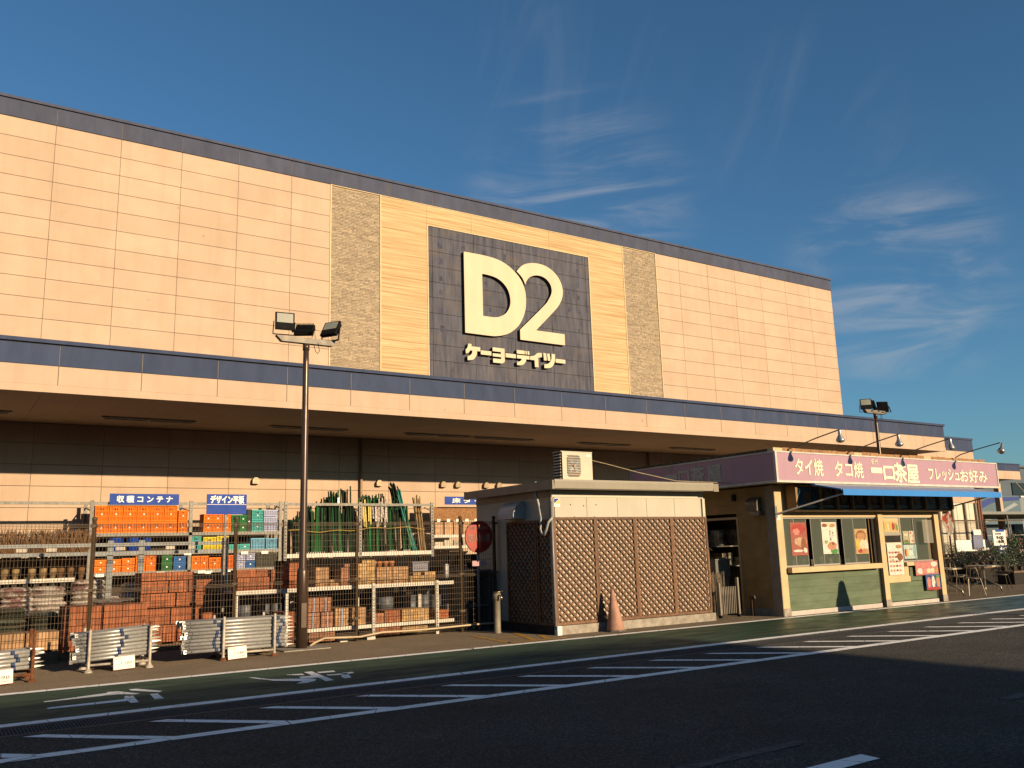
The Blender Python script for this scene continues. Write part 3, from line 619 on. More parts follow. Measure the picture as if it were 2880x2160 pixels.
ITEMS = [(5.83, 6.09, 2.31, 2.62, m_or, 'orange crate beside the upright, lower one right of the six columns'), (5.83, 6.09, 2.63, 2.93, m_or, 'orange crate beside the upright, upper one right of the six columns'),
 (6.53, 6.79, 2.31, 2.56, m_or, 'lower orange crate left of the pair below the two-part sign'), (6.53, 6.79, 2.57, 2.83, m_or, 'upper orange crate behind the two-part sign, left one'),
 (6.80, 7.06, 2.31, 2.56, m_or, 'lower orange crate, middle of the three behind the two-part sign'), (6.80, 7.06, 2.57, 2.83, m_or, 'upper orange crate, middle of the three behind the two-part sign'),
 (7.07, 7.31, 2.31, 2.56, m_or, 'lower orange crate next to the green crates on the top shelf'), (7.07, 7.31, 2.57, 2.83, m_or, 'upper orange crate next to the green crates on the top shelf'),
 (7.32, 7.55, 2.31, 2.55, m_gr, 'green crate on the top shelf, lower left of four'), (7.32, 7.55, 2.56, 2.80, m_gr, 'green crate on the top shelf, upper left of four'),
 (7.56, 7.77, 2.31, 2.55, m_gr, 'green crate on the top shelf, lower right beside the dark column'), (7.56, 7.77, 2.56, 2.80, m_gr, 'green crate on the top shelf, upper right beside the dark column'),
 (7.78, 7.90, 2.31, 2.97, m_dg, 'narrow dark grey column of nested trays on the top shelf'),
 (7.92, 8.26, 2.31, 2.62, m_te, 'lower teal crate on the top shelf'), (7.92, 8.26, 2.63, 2.95, m_te, 'upper teal crate on the top shelf'),
 (8.28, 8.72, 2.31, 2.52, m_wb, 'pale violet crate on the top shelf, lowest of three'), (8.28, 8.72, 2.53, 2.74, m_wb, 'pale violet crate on the top shelf, middle of three'), (8.28, 8.72, 2.75, 2.95, m_wb, 'pale violet crate on the top shelf, topmost of three'),
 (6.22, 6.48, 1.79, 2.22, m_te, 'stack of small teal boxes beside the rack upright, middle shelf'), (6.54, 6.90, 1.79, 2.17, m_ye, 'left yellow crate on the middle shelf'), (6.92, 7.26, 1.79, 2.20, m_ye, 'right yellow crate on the middle shelf'),
 (7.28, 7.58, 1.79, 1.95, m_te, 'low teal tray next to the yellow crates'), (7.59, 7.88, 1.79, 1.96, m_te, 'low teal tray next to the light blue crates'),
 (7.91, 8.33, 1.79, 2.12, m_lb, 'left light blue crate on the middle shelf'), (8.36, 8.73, 1.79, 2.11, m_lb, 'right light blue crate on the middle shelf'),
 (3.72, 4.03, 1.26, 1.43, m_or, 'leftmost orange crate of the bottom shelf, lower one'), (3.72, 4.03, 1.44, 1.61, m_or, 'leftmost orange crate of the bottom shelf, upper one'),
 (4.05, 4.38, 1.26, 1.43, m_or, 'second orange crate of the bottom shelf, lower one'), (4.05, 4.38, 1.44, 1.61, m_or, 'second orange crate of the bottom shelf, upper one'),
 (4.40, 4.73, 1.26, 1.44, m_or, 'third orange crate of the bottom shelf, lower one'), (4.40, 4.73, 1.45, 1.63, m_or, 'third orange crate of the bottom shelf, upper one'),
 (4.75, 5.01, 1.26, 1.71, m_or, 'tall orange crate left of the grey front upright'), (5.03, 5.29, 1.26, 1.71, m_or, 'tall orange crate right of the grey front upright'),
 (5.43, 5.72, 1.26, 1.46, m_gr, 'lower green crate on the bottom shelf'), (5.43, 5.72, 1.47, 1.68, m_gr, 'upper green crate on the bottom shelf'),
 (5.75, 6.08, 1.26, 1.45, m_bl, 'lower mid blue crate on the bottom shelf'), (5.75, 6.08, 1.46, 1.65, m_bl, 'upper mid blue crate on the bottom shelf'),
 (6.24, 6.47, 1.26, 1.65, m_or, 'orange crate just right of the rack upright, bottom shelf'), (6.48, 6.70, 1.26, 1.65, m_or, 'second orange crate right of the rack upright, bottom shelf'),
 (6.72, 7.05, 1.26, 1.59, m_or, 'wide ribbed orange crate near the sign post, bottom shelf'), (7.07, 7.41, 1.26, 1.64, m_ro, 'red orange ribbed crate by the sign post'),
 (7.50, 7.76, 1.26, 1.47, m_wb, 'pale violet crate on the bottom shelf, lower left'), (7.50, 7.76, 1.48, 1.70, m_wb, 'pale violet crate on the bottom shelf, upper left'),
 (7.78, 8.04, 1.26, 1.47, m_bl, 'blue crate on the bottom shelf under the pale one'), (7.78, 8.04, 1.48, 1.70, m_wb, 'pale violet crate on the bottom shelf, upper right'),
 (8.08, 8.70, 1.26, 1.69, m_dg, 'wide dark grey stack of slatted trays at the right end of the bottom shelf')]
for (x0, x1, z0, z1, m, lab) in ITEMS: crate('crate', x1-x0-.01, .48, z1-z0-.008, m, lab, 'crate', (x0, yc, z0), None, ribs=3 if x1-x0 < .4 else 8)
for i, (a, b_, lab) in enumerate([(4.02, 4.46, 'cobalt blue bucket, leftmost of three under the orange crates'), (4.5, 4.88, 'cobalt blue bucket with a bail handle, middle of three'), (4.9, 5.2, 'cobalt blue bucket, rightmost of three under the orange crates')]):
    t = thing('bucket', lab, 'bucket', ((a+b_)/2, RY+.35, 1.785), group='blue buckets on the middle shelf'); r = (b_-a)/2
    MB().lathe([(r*.75, 0), (r*.97, .36), (r, .365), (r, .40), (r*.9, .40), (r*.7, .03)], seg=18).build('body', m_rb, t, smooth=True)
    MB().tube([(-r, 0, .36), (-r*.6, -.12, .30), (0, -.2, .27), (r*.6, -.12, .30), (r, 0, .36)], .006, 5).build('handle', m_galv, t)
# the three shop signs
def shopsign(label, x0, x1, z0, z1, y, txt, plates=1, tw=.76, post=None):
    t = thing('shelf_sign', label, 'sign')
    MB().box(x0, x1, y, y+.02, z0, z1).build('board', m_blueSign, t)
    if plates == 2:
        MB().box(x0+.002, x1-.002, y-.004, y-.0005, z0+(z1-z0)*.48, z0+(z1-z0)*.5).build('seam', m_whiteL, t); hz = (z0+(z1-z0)*.54, z1-(z1-z0)*.08)
        for dx in (.02, x1-x0-.02):
            for z in (z0+.05, z1-.05): MB().lathe([(.008, 0), (.008, .004)]).build('bolt', m_galv, t, (x0+dx, y-.003, z))
    else: hz = (z0+(z1-z0)*.2, z1-(z1-z0)*.2)
    w = (x1-x0)*tw; text(txt, m_whiteL, w, hz[1]-hz[0], face_front((x0+x1)/2-w/2, y-.006, hz[0]), t, bold=.008)
    if post: MB().box(post[0]-.02, post[0]+.02, y+.021, y+.06, post[1], z0+.2).build('post', m_galv, t)
    return t
shopsign('wide blue shelf sign with white characters over the orange crates', 3.98, 5.79, 3.07, 3.37, RY-.06, '収 穫 コ ン テ ナ', tw=.80)
shopsign('two-part blue sign with white characters on a thin post', 4.08, 4.79, 2.31, 2.67, 16.2, 'デザイン平板', 2, .84, post=(4.43, .6))
shopsign('blue sign for floor tiles partly hidden by the cabin roof', 14.36, 16.5, 3.12, 3.39, RY-.06, '床 タ イ ル', tw=.74)

# stake rack and its garden stakes
sr = thing('stake_rack', 'tall galvanised rack with white front shelves holding the green garden stakes', 'rack')
for x in (8.92, 11.34, 13.91):
    for y in (RY, RY+.9): MB().box(x-.05, x+.05, y, y+.06, 0, 3.19).build('upright', m_galv, sr)
    sl = MB()
    for i in range(30): sl.box(x-.012, x+.012, RY-.003, RY-.001, .15+i*.1, .2+i*.1)
    stuff(sl.build('upright_slot', m_dark, sr))
for a, b_ in ((8.97, 11.29), (11.39, 13.86)):
    MB().box(a, b_, RY-.02, RY+.04, 1.50, 1.62).build('beam', m_rackw, sr); MB().box(a, b_, RY+.041, RY+.9, 1.54, 1.57).build('deck', m_rackw, sr)
MB().bar((11.34, RY+.05, 2.9), (11.34, RY+.9, 3.1), .03).bar((8.92, RY+.05, 2.9), (8.92, RY+.9, 3.1), .03).bar((13.91, RY+.05, 2.9), (13.4, RY-.4, 3.0), .03).build('brace', m_galv, sr)
m_stk = mat('green_stake', (.022, .15, .042), .7, .2, 12, rnd=.4, spec=.15); m_stkd = mat('dark_green_stake', (.012, .032, .016), .7, .2, 12, rnd=.3, spec=.15)
m_stkt = mat('turquoise_stake', (.01, .25, .20), .4, .1, rnd=.15); m_cane = mat('bamboo_cane', (.38, .24, .10), .6, .2, 20, rnd=.2); m_capw = mat('white_cap', (.7, .7, .65), .5)
m_wood = mat('bare_timber', (.42, .22, .09), .7, .2, 12, rnd=.15)
stk_me = {}
def stake_mesh(m, r, bent=0):
    k = (m.name, r, bent)
    if k not in stk_me:
        if bent: b = MB().tube([(0, 0, 0), (0, 0, .72), (-.02, 0, .86), (-.07, -.02, .96), (-.13, -.04, 1.0)], r, 5)
        else: b = MB().tube([(0, 0, 0), (0, 0, 1)], r, 5)
        stk_me[k] = b.mesh('stake', m)
    return stk_me[k]
BUN = [(9.45, 2.75, .16, 12, m_stk, 'short dark green stakes behind the lamp post'), (9.75, 3.02, .16, 16, m_stk, 'green stakes, first bundle right of the lamp post'), (10.05, 3.14, .16, 16, m_stk, 'green stakes, second bundle right of the lamp post'),
       (10.33, 3.36, .13, 14, m_stkd, 'nearly black stakes beside the tallest green bundle'), (10.62, 3.57, .15, 20, m_stk, 'tall bright green stakes tied with tape'), (10.95, 3.72, .13, 14, m_stkd, 'tallest dark stakes left of the downpipe'), (11.17, 3.2, .08, 8, m_stkd, 'few dark stakes leaning by the middle upright'),
       (11.62, 3.46, .14, 14, m_stk, 'green stakes with yellow labels, right of the middle upright'), (11.92, 3.45, .12, 14, m_stk, 'green stakes with cream labels'), (12.2, 3.5, .12, 14, m_stkd, 'dark stakes with striped sleeves'), (12.5, 3.15, .15, 16, m_stk, 'green stakes with fluffy tops'),
       (12.78, 3.86, .14, 12, m_stkd, 'curved arch poles bending over the others'), (13.0, 3.2, .12, 14, m_stk, 'dark green stakes before the turquoise ones'), (13.22, 3.72, .12, 18, m_stkt, 'turquoise stakes leaning to the left'), (13.6, 3.5, .10, 10, m_cane, 'light bamboo canes at the right end of the rack')]
for (x, zt, w, n, m, lab) in BUN:
    t = thing('stake_bundle', 'bundle of '+lab, 'garden stakes', (x, RY+.12, 1.575), group='bundles of garden stakes on the rack')
    h0 = zt-1.575; bent = 'curved' in lab; lean = -.30 if m is m_stkt else (-.10 if m is m_cane else R.uniform(-.06, .03))
    for i in range(n):
        bx_ = (i/(n-1)-.5)*2*w+R.uniform(-.02, .02); h = h0*R.uniform(.9, 1.0)
        o = obj('stake', stake_mesh(m if R.random() < .6 or m is not m_stk else m_stkd, .023, bent), t, (bx_*1.0-lean*.5, R.uniform(0, .3), 0), (R.uniform(-.05, .0), lean+R.uniform(-.035, .035)-bx_*.1, R.uniform(-.5, .5)), (1, 1, h))
    if m is m_stk and 'label' not in lab: 
        for i in range(5): MB().box(-.012, .012, -.012, .012, 0, .09).build('end_cap', m_capw, t, ((i-2)*w*.45, -.03, 0))
    if 'label' in lab or 'sleeve' in lab:
        ml = mat('yellow_label', (.75, .6, .12), .6, .2, 20) if 'yellow' in lab else mat('cream_label', (.66, .62, .46), .6, .2, 30, col2=(.2, .12, .2), lo=.45, hi=.55)
        for i in range(4):
            ln = R.uniform(.22, .5); MB().box(-.022, .022, -.03, -.01, 0, h0*ln).build('sleeve', ml, t, ((i-1.5)*w*.55+R.uniform(-.02, .02), 0, h0*R.uniform(.42, .95-ln*.9))).rotation_euler = (0, R.uniform(-.08, .08), 0)
    if 'fluffy' in lab:
        b = MB()
        for i in range(150):
            p = Vector((R.gauss(0, .13), R.gauss(-.03, .05), h0+R.gauss(-.05, .12))); q = p+Vector((R.uniform(-.04, .04), R.uniform(-.04, .04), R.uniform(-.04, .04))); b.quad(p, q, q+Vector((0, 0, .02)))
        stuff(b.build('foliage', mat('artificial_leaf', (.03, .16, .06), .6, .2), t, fix=False))
    if 'tape' in lab: MB().box(-.03, .03, -.06, -.05, 1.5, 1.75).build('tape', m_white, t)
tag(MB().tube([(9.0+i*.33, RY-.03, 2.33+.03*math.sin(i*1.7)-.05*math.sin(i*.45)) for i in range(15)], .012, 6).build('rope', mat('yellow_rope', (.50, .33, .06), .8)), 'sagging yellow rope holding the garden stakes on their rack', 'rope')
# packs on the right bay
rb = thing('tile_rack', 'rack bay beside the cabin with boxed floor tiles and chipboard', 'rack')
for x in (16.4,): MB().box(x-.05, x+.05, RY, RY+.06, 0, 3.1).build('upright', m_galv, rb)
for z in (1.72, 2.08): MB().box(13.97, 16.4, RY-.01, RY+.05, z-.05, z+.04).build('beam', m_rackw, rb); MB().box(13.97, 16.4, RY+.051, RY+1.0, z, z+.03).build('deck', m_rackw, rb)
tag(MB().box(13.98, 16.0, RY+.3, RY+.32, 2.6, 3.06).build('chipboard_sheet', mat('chipboard', (.36, .17, .06), .8, .3, 25)), 'rough brown chipboard sheet standing behind the tile boxes', 'board')
for i, x in enumerate((14.05, 14.42, 14.78, 15.14, 15.5)):
    t = thing('tile_box', ('leftmost', 'second', 'third', 'fourth', 'rightmost')[i]+' tan box of floor tiles with a white price card above', 'box', (x, RY+.08, 2.125), group='boxed floor tiles')
    for k in range(2): MB().box(0, .31, 0, .3, k*.21, k*.21+.205).build('tile', mat('tan_tile', (.60, .36, .20), .7, .15, 9, rnd=.1), t)
    MB().box(.08, .2, -.01, -.004, .42, .52).build('price_card', m_white, t)
for i in range(6): tag(MB().box(14.02+i*.36, 14.34+i*.36, RY+.05, RY+.5, 1.765, 1.9+R.uniform(-.02, .06)).build('tile_pack', mat('pale_tile', (.55, .48, .36), .6, .2, 8, rnd=.3)), 'low pack of pale stone tiles on the shelf below the boxes', 'tiles', 'packs of pale tiles')

# front rack for bags (grey blue)
fr = thing('bag_rack', 'low grey blue steel rack in front of the brooms and sacks', 'rack')
FY = 17.2
for z in (1.83, 1.68): MB().box(-4, 4.70, FY, FY+.05, z-.035, z+.025).build('beam', m_galvpaint, fr)
MB().box(4.66, 4.76, FY-.01, FY+.08, 0, 1.92).build('upright', m_galvpaint, fr)
for x, z0 in ((3.22, 1.16), (2.70, .0), (.7, 0)): MB().box(x-.05, x+.05, FY+.055, FY+.12, z0, 1.9).build('upright', m_galvpaint, fr)
for x in (1.3, 1.75, 2.85, 3.7, 4.1): MB().box(x-.08, x+.08, FY-.01, FY-.001, 1.725, 1.785).build('price_card', mat('aged_price_card', (.55, .50, .42), .7), fr)
MB().box(-4, 2.2, FY+.5, FY+.55, 1.20, 1.27).build('beam', m_rackw, fr); MB().box(-4, 2.42, FY+1.3, FY+1.33, .2, 1.64).build('shade_sheet', mat('rack_shade_black', (.05, .04, .03), .9), fr)  # dark sheet added for the shade behind the brooms
MB().box(-4, 4.7, FY+.052, FY+1.1, 1.655, 1.675).build('deck', m_galvpaint, fr)
# bamboo brooms
m_twig = mat('broom_twig', (.20, .105, .045), .9, .25, 20, rnd=.15); m_wrap = mat('plastic_wrapped_straw', (.36, .25, .13), .35, .25, 14)
for i, x in enumerate((.75, 1.12, 1.29, 1.54, 1.72, 1.88, 2.0, 2.16, 2.34)):
    t = thing('bamboo_broom', ('leftmost', 'second', 'third', 'fourth', 'fifth', 'sixth', 'seventh', 'eighth', 'rightmost')[i]+(' wrapped bamboo broom from the left, upside down behind the steel beam', ' bamboo broom, dark and loose, behind the right end of the steel beam')[i > 6], 'broom', (x, FY+.8, 1.22 if i < 7 else 1.22), group='bamboo brooms upside down' if i < 7 else 'loose dark brooms')
    MB().lathe([(.03, 0), (.06, .12), (.075, .3), (.065, .5)], seg=10).build('wrapping', m_wrap if i < 6 else m_twig, t, smooth=True)
    b = MB()
    for k in range(130):
        a = R.uniform(0, 6.28); s_ = R.uniform(.02, .30); p = Vector((.05*math.cos(a), .05*math.sin(a), .45)); q = Vector((s_*math.cos(a), s_*math.sin(a)*.6, .45+R.uniform(.25, .48))); u = Vector((.004, .002, 0)); b.quad(p-u, p+u, q+u, q-u)
    stuff(b.build('twigs', m_twig, t, fix=False))
# sacks
def bag_mesh(name, w, d, h, m, seed):
    rr = random.Random(seed); bm = bmesh.new(); bmesh.ops.create_grid(bm, x_segments=12, y_segments=8, size=.5)
    vs = []; nx, ny = 13, 9; b = MB()
    ph = rr.uniform(0, 6)
    for side in (1, -1):
        for j in range(ny):
            for i in range(nx):
                u, v = i/(nx-1)*2-1, j/(ny-1)*2-1
                e = max(0, (1-abs(u)**4)*(1-abs(v)**4))**.5
                z = side*h*.5*e*(1+.10*math.sin(u*7+ph)*math.cos(v*5+ph))+.008*math.sin(u*14+ph*2)*math.sin(v*9)
                b.v.append((u*w*.5*(1-.04*abs(v)), v*d*.5*(1-.03*abs(u)), z+h*.5))
    o_ = nx*ny
    for j in range(ny-1):
        for i in range(nx-1):
            a = j*nx+i; b.f.append((a, a+1, a+nx+1, a+nx)); b.f.append((o_+a, o_+a+nx, o_+a+nx+1, o_+a+1))
    bm.free(); return b.mesh(name, m, True, False)
m_bagw = mat('white_sack', (.80, .73, .66), .4, .12, 5, rnd=.12, col2=(.34, .18, .18), lo=.52, hi=.60); m_bagg = mat('dark_green_sack', (.085, .095, .07), .32, .25, 6, rnd=.3, col2=(.22, .21, .16), lo=.55, hi=.66); m_bagc = mat('clear_wrapped_sack', (.30, .26, .23), .25, .3, 9, rnd=.2)
bags = {}
for k, m in (('w', m_bagw), ('g', m_bagg), ('c', m_bagc)): bags[k] = [bag_mesh('sack', 1, 1, 1, m, s_) for s_ in (1, 2, 3)]
ORD0 = ['lowest', 'second', 'third', 'fourth', 'fifth', 'sixth', 'seventh', 'eighth', 'ninth', 'tenth']
def pile(x, y, z, w, d, n, h, k, lab):
    for i in range(n):
        tag(obj('sack', R.choice(bags[k]), None, (x+R.uniform(-.03, .03), y+R.uniform(-.04, .04), z+i*h*.84), (R.uniform(-.03, .03), R.uniform(-.03, .03), R.uniform(-.06, .06)), (w, d, h*1.15)), lab, 'sack', lab.split(' sack')[0]+' sacks')['label'] = (ORD0[i] if i < n-1 else 'topmost')+' from the ground, '+lab
pile(1.2, 16.9, .0, .46, .6, 10, .095, 'g', 'dark green sack in the tall glossy pile near the left edge')
pile(.72, 16.9, .0, .46, .6, 9, .095, 'g', 'dark green sack in the pile cut by the left edge')
pile(1.68, 16.9, .0, .44, .6, 9, .095, 'g', 'dark green sack in the pile beside the brick pallet')
pile(2.12, 17.0, .3, .44, .6, 6, .09, 'c', 'grey wrapped sack in the low row behind the red bricks')
pile(2.65, 17.0, .5, .48, .6, 5, .09, 'c', 'crinkled clear wrapped sack behind the red bricks')
pile(3.0, 17.05, .5, .40, .6, 5, .09, 'c', 'clear wrapped sack next to the tall brick wall')
pile(1.32, 17.9, .6, .55, .6, 6, .10, 'w', 'white sack in the left pile under the brooms')
pile(1.82, 17.9, .6, .55, .6, 6, .10, 'w', 'white sack in the middle pile under the brooms')
pile(.8, 17.9, .6, .5, .6, 6, .10, 'w', 'white sack in the pile at the left edge under the brooms')
pile(2.46, 17.9, .6, .58, .6, 7, .10, 'w', 'white sack in the big bright pile behind the fence post')
pile(3.18, 17.9, .6, .36, .6, 6, .10, 'w', 'white sack in the small pile left of the tall brick wall')
MB_p = MB()
m_pal = mat('pallet_timber', (.22, .15, .09), .9, .2, 8)
def pallet(x0, x1, y0, y1, lab, h=.12):
    t = thing('pallet', lab, 'pallet', (x0, y0, 0)); w = x1-x0; d = y1-y0
    for i in range(5): MB().box(i*(w-.1)/4, i*(w-.1)/4+.1, 0, d, h-.02, h).build('slat', m_pal, t)
    for y in (0, d-.08): MB().box(0, w, y, y+.08, 0, h-.021).build('bearer', m_pal, t)
pallet(.5, 3.5, 17.55, 18.3, 'long timber pallet below the white sacks', .58)
# brick and paver stacks
m_ter = mat('terracotta_brick', (.42, .135, .055), .85, .12, 9, rnd=.24, bump=.2, bscale=80); m_tan = mat('tan_paver', (.56, .33, .17), .85, .12, 9, rnd=.24, bump=.2, bscale=80)
m_pink = mat('pink_brown_brick', (.44, .20, .11), .85, .12, 9, rnd=.24, bump=.2, bscale=80); m_yb = mat('straw_paver', (.60, .38, .17), .85, .12, 9, rnd=.24, bump=.2, bscale=80)
bk = {}
def brickstack(lab, x0, x1, y0, z0, nx, nz, bw, bh, m, depth=.4, rag=0, strap=None, group=None, side=True, gap=.003):
    t = thing('brick_stack', lab, 'bricks', (x0, y0, z0), group=group); w = x1-x0; bw = w/nx
    k = (round(bw, 4), bh, depth, m.name)
    if k not in bk:
        b = MB(); b.box(gap, bw-gap, .0, depth, gap, bh-gap); me = b.mesh('brick', m); bk[k] = me
    for j in range(nz):
        for i in range(nx):
            if rag and j >= nz-rag and R.random() < .3: continue
            obj('brick', bk[k], t, (i*bw, R.uniform(0, .012), j*bh), (0, 0, R.uniform(-.006, .006)))
    if strap is not None:
        for s_ in strap: MB().box(s_*w-.012, s_*w+.012, -.006, -.0005, 0, nz*bh).build('strap', mat('blue_strap', (.28, .36, .55), .5), t)
    return t
pallet(.6, 1.8, 15.75, 16.4, 'timber pallet under the tan pavers', .2)
brickstack('tan pavers on a low pallet at the left edge, left block', .86, 1.32, 15.75, .21, 3, 2, .15, .14, m_tan, .5)
brickstack('tan pavers on a low pallet, right block by the fence post', 1.34, 1.79, 15.75, .21, 3, 2, .15, .14, m_tan, .5)
pallet(1.85, 3.15, 16.0, 16.8, 'timber pallet under the mid height red bricks')
brickstack('waist high stack of red bricks, left block behind the fence post', 1.88, 2.42, 16.0, .13, 6, 7, .09, .10, m_ter, .7)
brickstack('waist high stack of red bricks, wide right block', 2.46, 3.12, 16.02, .13, 7, 7, .09, .10, m_ter, .7)
pallet(3.1, 4.35, 16.5, 17.1, 'timber pallet under the tall brick wall')
for j, (z, hh, parts) in enumerate([(.13, .29, ((3.10, 3.72), (3.74, 4.33))), (.43, .28, ((3.10, 3.60), (3.62, 4.33))), (.72, .24, ((3.10, 3.68), (3.70, 4.32))), (.97, .20, ((3.10, 3.55), (3.57, 3.88), (3.90, 4.32))), (1.18, .14, ((3.10, 3.60), (3.61, 3.98)))]):
    for i, (a, b_) in enumerate(parts):
        brickstack(f'block of red bricks in the tall wall, {("bottom", "second", "third", "fourth", "top")[j]} layer, {("left", "middle" if len(parts) > 2 else "right", "right")[i]} part', a, b_, 16.5+R.uniform(0, .03), z, max(3, int((b_-a)/.075)), 2, .08, hh/2-.001, m_ter, .6)
brickstack('thin column of red bricks right of the grey upright', 4.40, 4.56, 17.5, .0, 2, 9, .08, .10, m_ter, .4)
# low white shelves behind the fence
ls = thing('low_shelf', 'low white steel shelving behind the fence with bricks and pots', 'shelf')
SY = 15.34
for x in (5.62, 6.92, 8.24):
    for y in (SY-.03, SY+.7): MB().box(x-.03, x+.03, y, y+.04, 0, 1.0).build('upright', m_rackw, ls)
    sl = MB()
    for i in range(18): sl.box(x-.008, x+.008, SY-.033, SY-.031, .08+i*.05, .105+i*.05)
    stuff(sl.build('upright_slot', m_dark, ls))
for a, b_ in ((5.65, 6.89), (6.95, 8.21), (8.27, 8.62)):
    for z in (.235, .95): MB().box(a, b_, SY, SY+.03, z-.035, z+.03).build('beam', m_rackw, ls); MB().box(a, b_, SY+.031, SY+.75, z-.01, z+.02).build('deck', m_rackw, ls)
MB().box(4.40, 5.59, SY, SY+.04, .905, .975).build('beam', m_rackw, ls); MB().box(4.40, 5.59, SY+.041, SY+.75, .94, .96).build('deck', m_rackw, ls)
for x in (4.42, 5.3): MB().box(x-.03, x+.03, SY+.05, SY+.09, 0, .9).build('upright', m_rackw, ls)
for x in (6.33, 6.85): MB().box(x-.07, x+.07, SY-.05, SY+.2, .0, .06).build('foot', m_rackw, ls)
sb = SY+.1
brickstack('red bricks on the left low shelf, lower row', 4.45, 5.0, sb, .965, 5, 3, .09, .075, m_ter, .4)
brickstack('red bricks on the left low shelf, upper row set back', 4.45, 5.0, sb+.06, 1.195, 5, 2, .1, .065, m_ter, .4)
brickstack('red bricks on the left low shelf beside the lamp post', 5.03, 5.22, sb, .965, 2, 5, .09, .07, m_ter, .4)
brickstack('tall red bricks directly left of the lamp post', 5.35, 5.53, sb, .965, 2, 6, .09, .076, m_ter, .4)
brickstack('small pile of red bricks on the ground left of the lamp post', 5.2, 5.5, sb+.1, 0, 3, 6, .09, .095, m_ter, .4)
GY = SY+.06
for nm, a, b_, z0, nx, nz, bh, m, st in (
  ('reddish brick block with a pale blue strap, upper left on the bottom shelf', 5.70, 5.90, .545, 3, 4, .062, m_pink, (.5,)), ('reddish brick block with a pale blue strap, upper right on the bottom shelf', 5.91, 6.13, .545, 3, 4, .062, m_pink, (.5,)),
  ('reddish brick block on the bottom shelf, lower left', 5.70, 5.92, .27, 3, 4, .066, m_pink, (.4,)), ('reddish brick block on the bottom shelf, lower right', 5.94, 6.17, .27, 3, 4, .066, m_pink, (.5,)),
  ('tan paver block with a blue strap, next to the red blocks', 6.20, 6.47, .27, 4, 5, .064, m_tan, (.5,)), ('tan paver block left of the middle upright', 6.49, 6.80, .27, 4, 5, .062, m_tan, None),
  ('small pink brick block just right of the middle upright', 6.97, 7.16, .27, 3, 3, .06, m_pink, None), ('orange brick block, second right of the middle upright', 7.18, 7.50, .27, 4, 4, .055, m_ter, None),
  ('straw coloured paver block on the bottom shelf', 7.54, 8.10, .27, 7, 4, .055, m_yb, None), ('small orange brick block at the right upright', 8.30, 8.54, .27, 3, 3, .055, m_ter, None),
  ('orange brick block on the ground under the bottom shelf', 7.0, 7.5, .03, 6, 3, .055, m_ter, None), ('straw pavers on the ground under the bottom shelf', 7.54, 8.08, .06, 6, 2, .055, m_yb, None), ('red bricks on the ground at the left end of the low shelf', 5.72, 6.2, .03, 5, 3, .055, m_pink, None)):
    brickstack(nm, a, b_, GY, z0, nx, nz, .08, bh, m, .35, strap=st)
for nm, a, b_, z0, nx, nz, bh, m in (
  ('hollow orange tiles stacked crosswise on the upper shelf', 5.83, 6.08, .975, 3, 5, .07, m_tan), ('short row of orange tiles on the upper shelf', 6.09, 6.28, .975, 2, 2, .06, m_tan), ('tilted red brick column on the upper shelf', 6.31, 6.52, .975, 3, 6, .066, m_pink),
  ('tall stack of round edged tan pavers behind the fence post', 6.64, 6.99, .975, 4, 7, .065, m_yb), ('pink paver stack on the upper shelf, left part', 7.02, 7.34, .975, 5, 5, .062, m_tan), ('pink paver stack on the upper shelf, right part', 7.35, 7.68, .975, 5, 5, .062, m_tan), ('low straw paver row at the right end of the upper shelf', 7.70, 8.26, .975, 7, 3, .065, m_yb)):
    brickstack(nm, a, b_, GY, z0, nx, nz, .08, bh, m, .35, rag=1)
for i, x in enumerate((7.17, 7.29, 7.42, 7.55)):
    t = thing('flower_pot', 'small terracotta pot on top of the pink pavers', 'pot', (x, GY+.5, 1.22), group='terracotta pots on the upper shelf')
    MB().lathe([(.04, 0), (.055, .13), (.065, .132), (.065, .17), (.055, .17), (.04, .02)], seg=14).build('body', mat('pot_clay', (.62, .26, .10), .7, .1), t, smooth=True)
t = thing('plastic_basin', 'grey violet plastic basin on the upper shelf', 'basin', (8.1, GY+.45, 1.18)); MB().box(-.17, .17, -.12, .12, 0, .16).box(-.19, .19, -.14, .14, .16, .18).build('body', mat('grey_violet_plastic', (.20, .20, .27), .5), t)
m_tub = mat('grey_blue_tub', (.15, .17, .21), .5, .1, rnd=.1)
for (a, b_, z0, z1, lab) in ((7.40, 7.76, .27, .88, 'tall grey blue tub stack, leftmost on the bottom shelf'), (7.98, 8.28, .27, .71, 'open grey blue tub behind the straw pavers'), (8.30, 8.56, .27, .82, 'ribbed grey blue tub stack by the right upright'), (8.56, 8.80, .27, .68, 'small grey tub right of the upright'), (8.82, 9.08, .30, .88, 'tilted grey tub stack near the red disc sign'), (9.1, 9.3, .27, .67, 'rightmost grey tub below the red disc sign'), (4.64, 5.0, .3, .88, 'grey tub under the left low shelf'), (5.06, 5.26, .3, .88, 'narrow grey tub under the left low shelf'), (5.28, 5.48, .3, .88, 'grey tub left of the lamp post under the shelf')):
    r = (b_-a)/2; t = thing('storage_tub', lab, 'tub', ((a+b_)/2, SY+.75+r, z0 if 'under' not in lab else z0)); h = z1-z0
    MB().lathe([(r*.8, 0), (r*.95, h*.45), (r, h*.46), (r*.95, h*.5), (r*.98, h*.94), (r*1.04, h*.95), (r*1.04, h)], seg=18).build('body', m_tub, t, smooth=True)
MB().box(4.3, 9.45, SY+1.6, SY+1.65, 0, .93).build('screen', m_dark)  # near-black sheet standing in for the shade behind the tubs
bpy.data.objects['screen'].name = 'shade_backdrop'; tag(bpy.data.objects['shade_backdrop'], 'dark tarpaulin put in for the shade behind the grey tubs of the low shelving', 'backdrop')
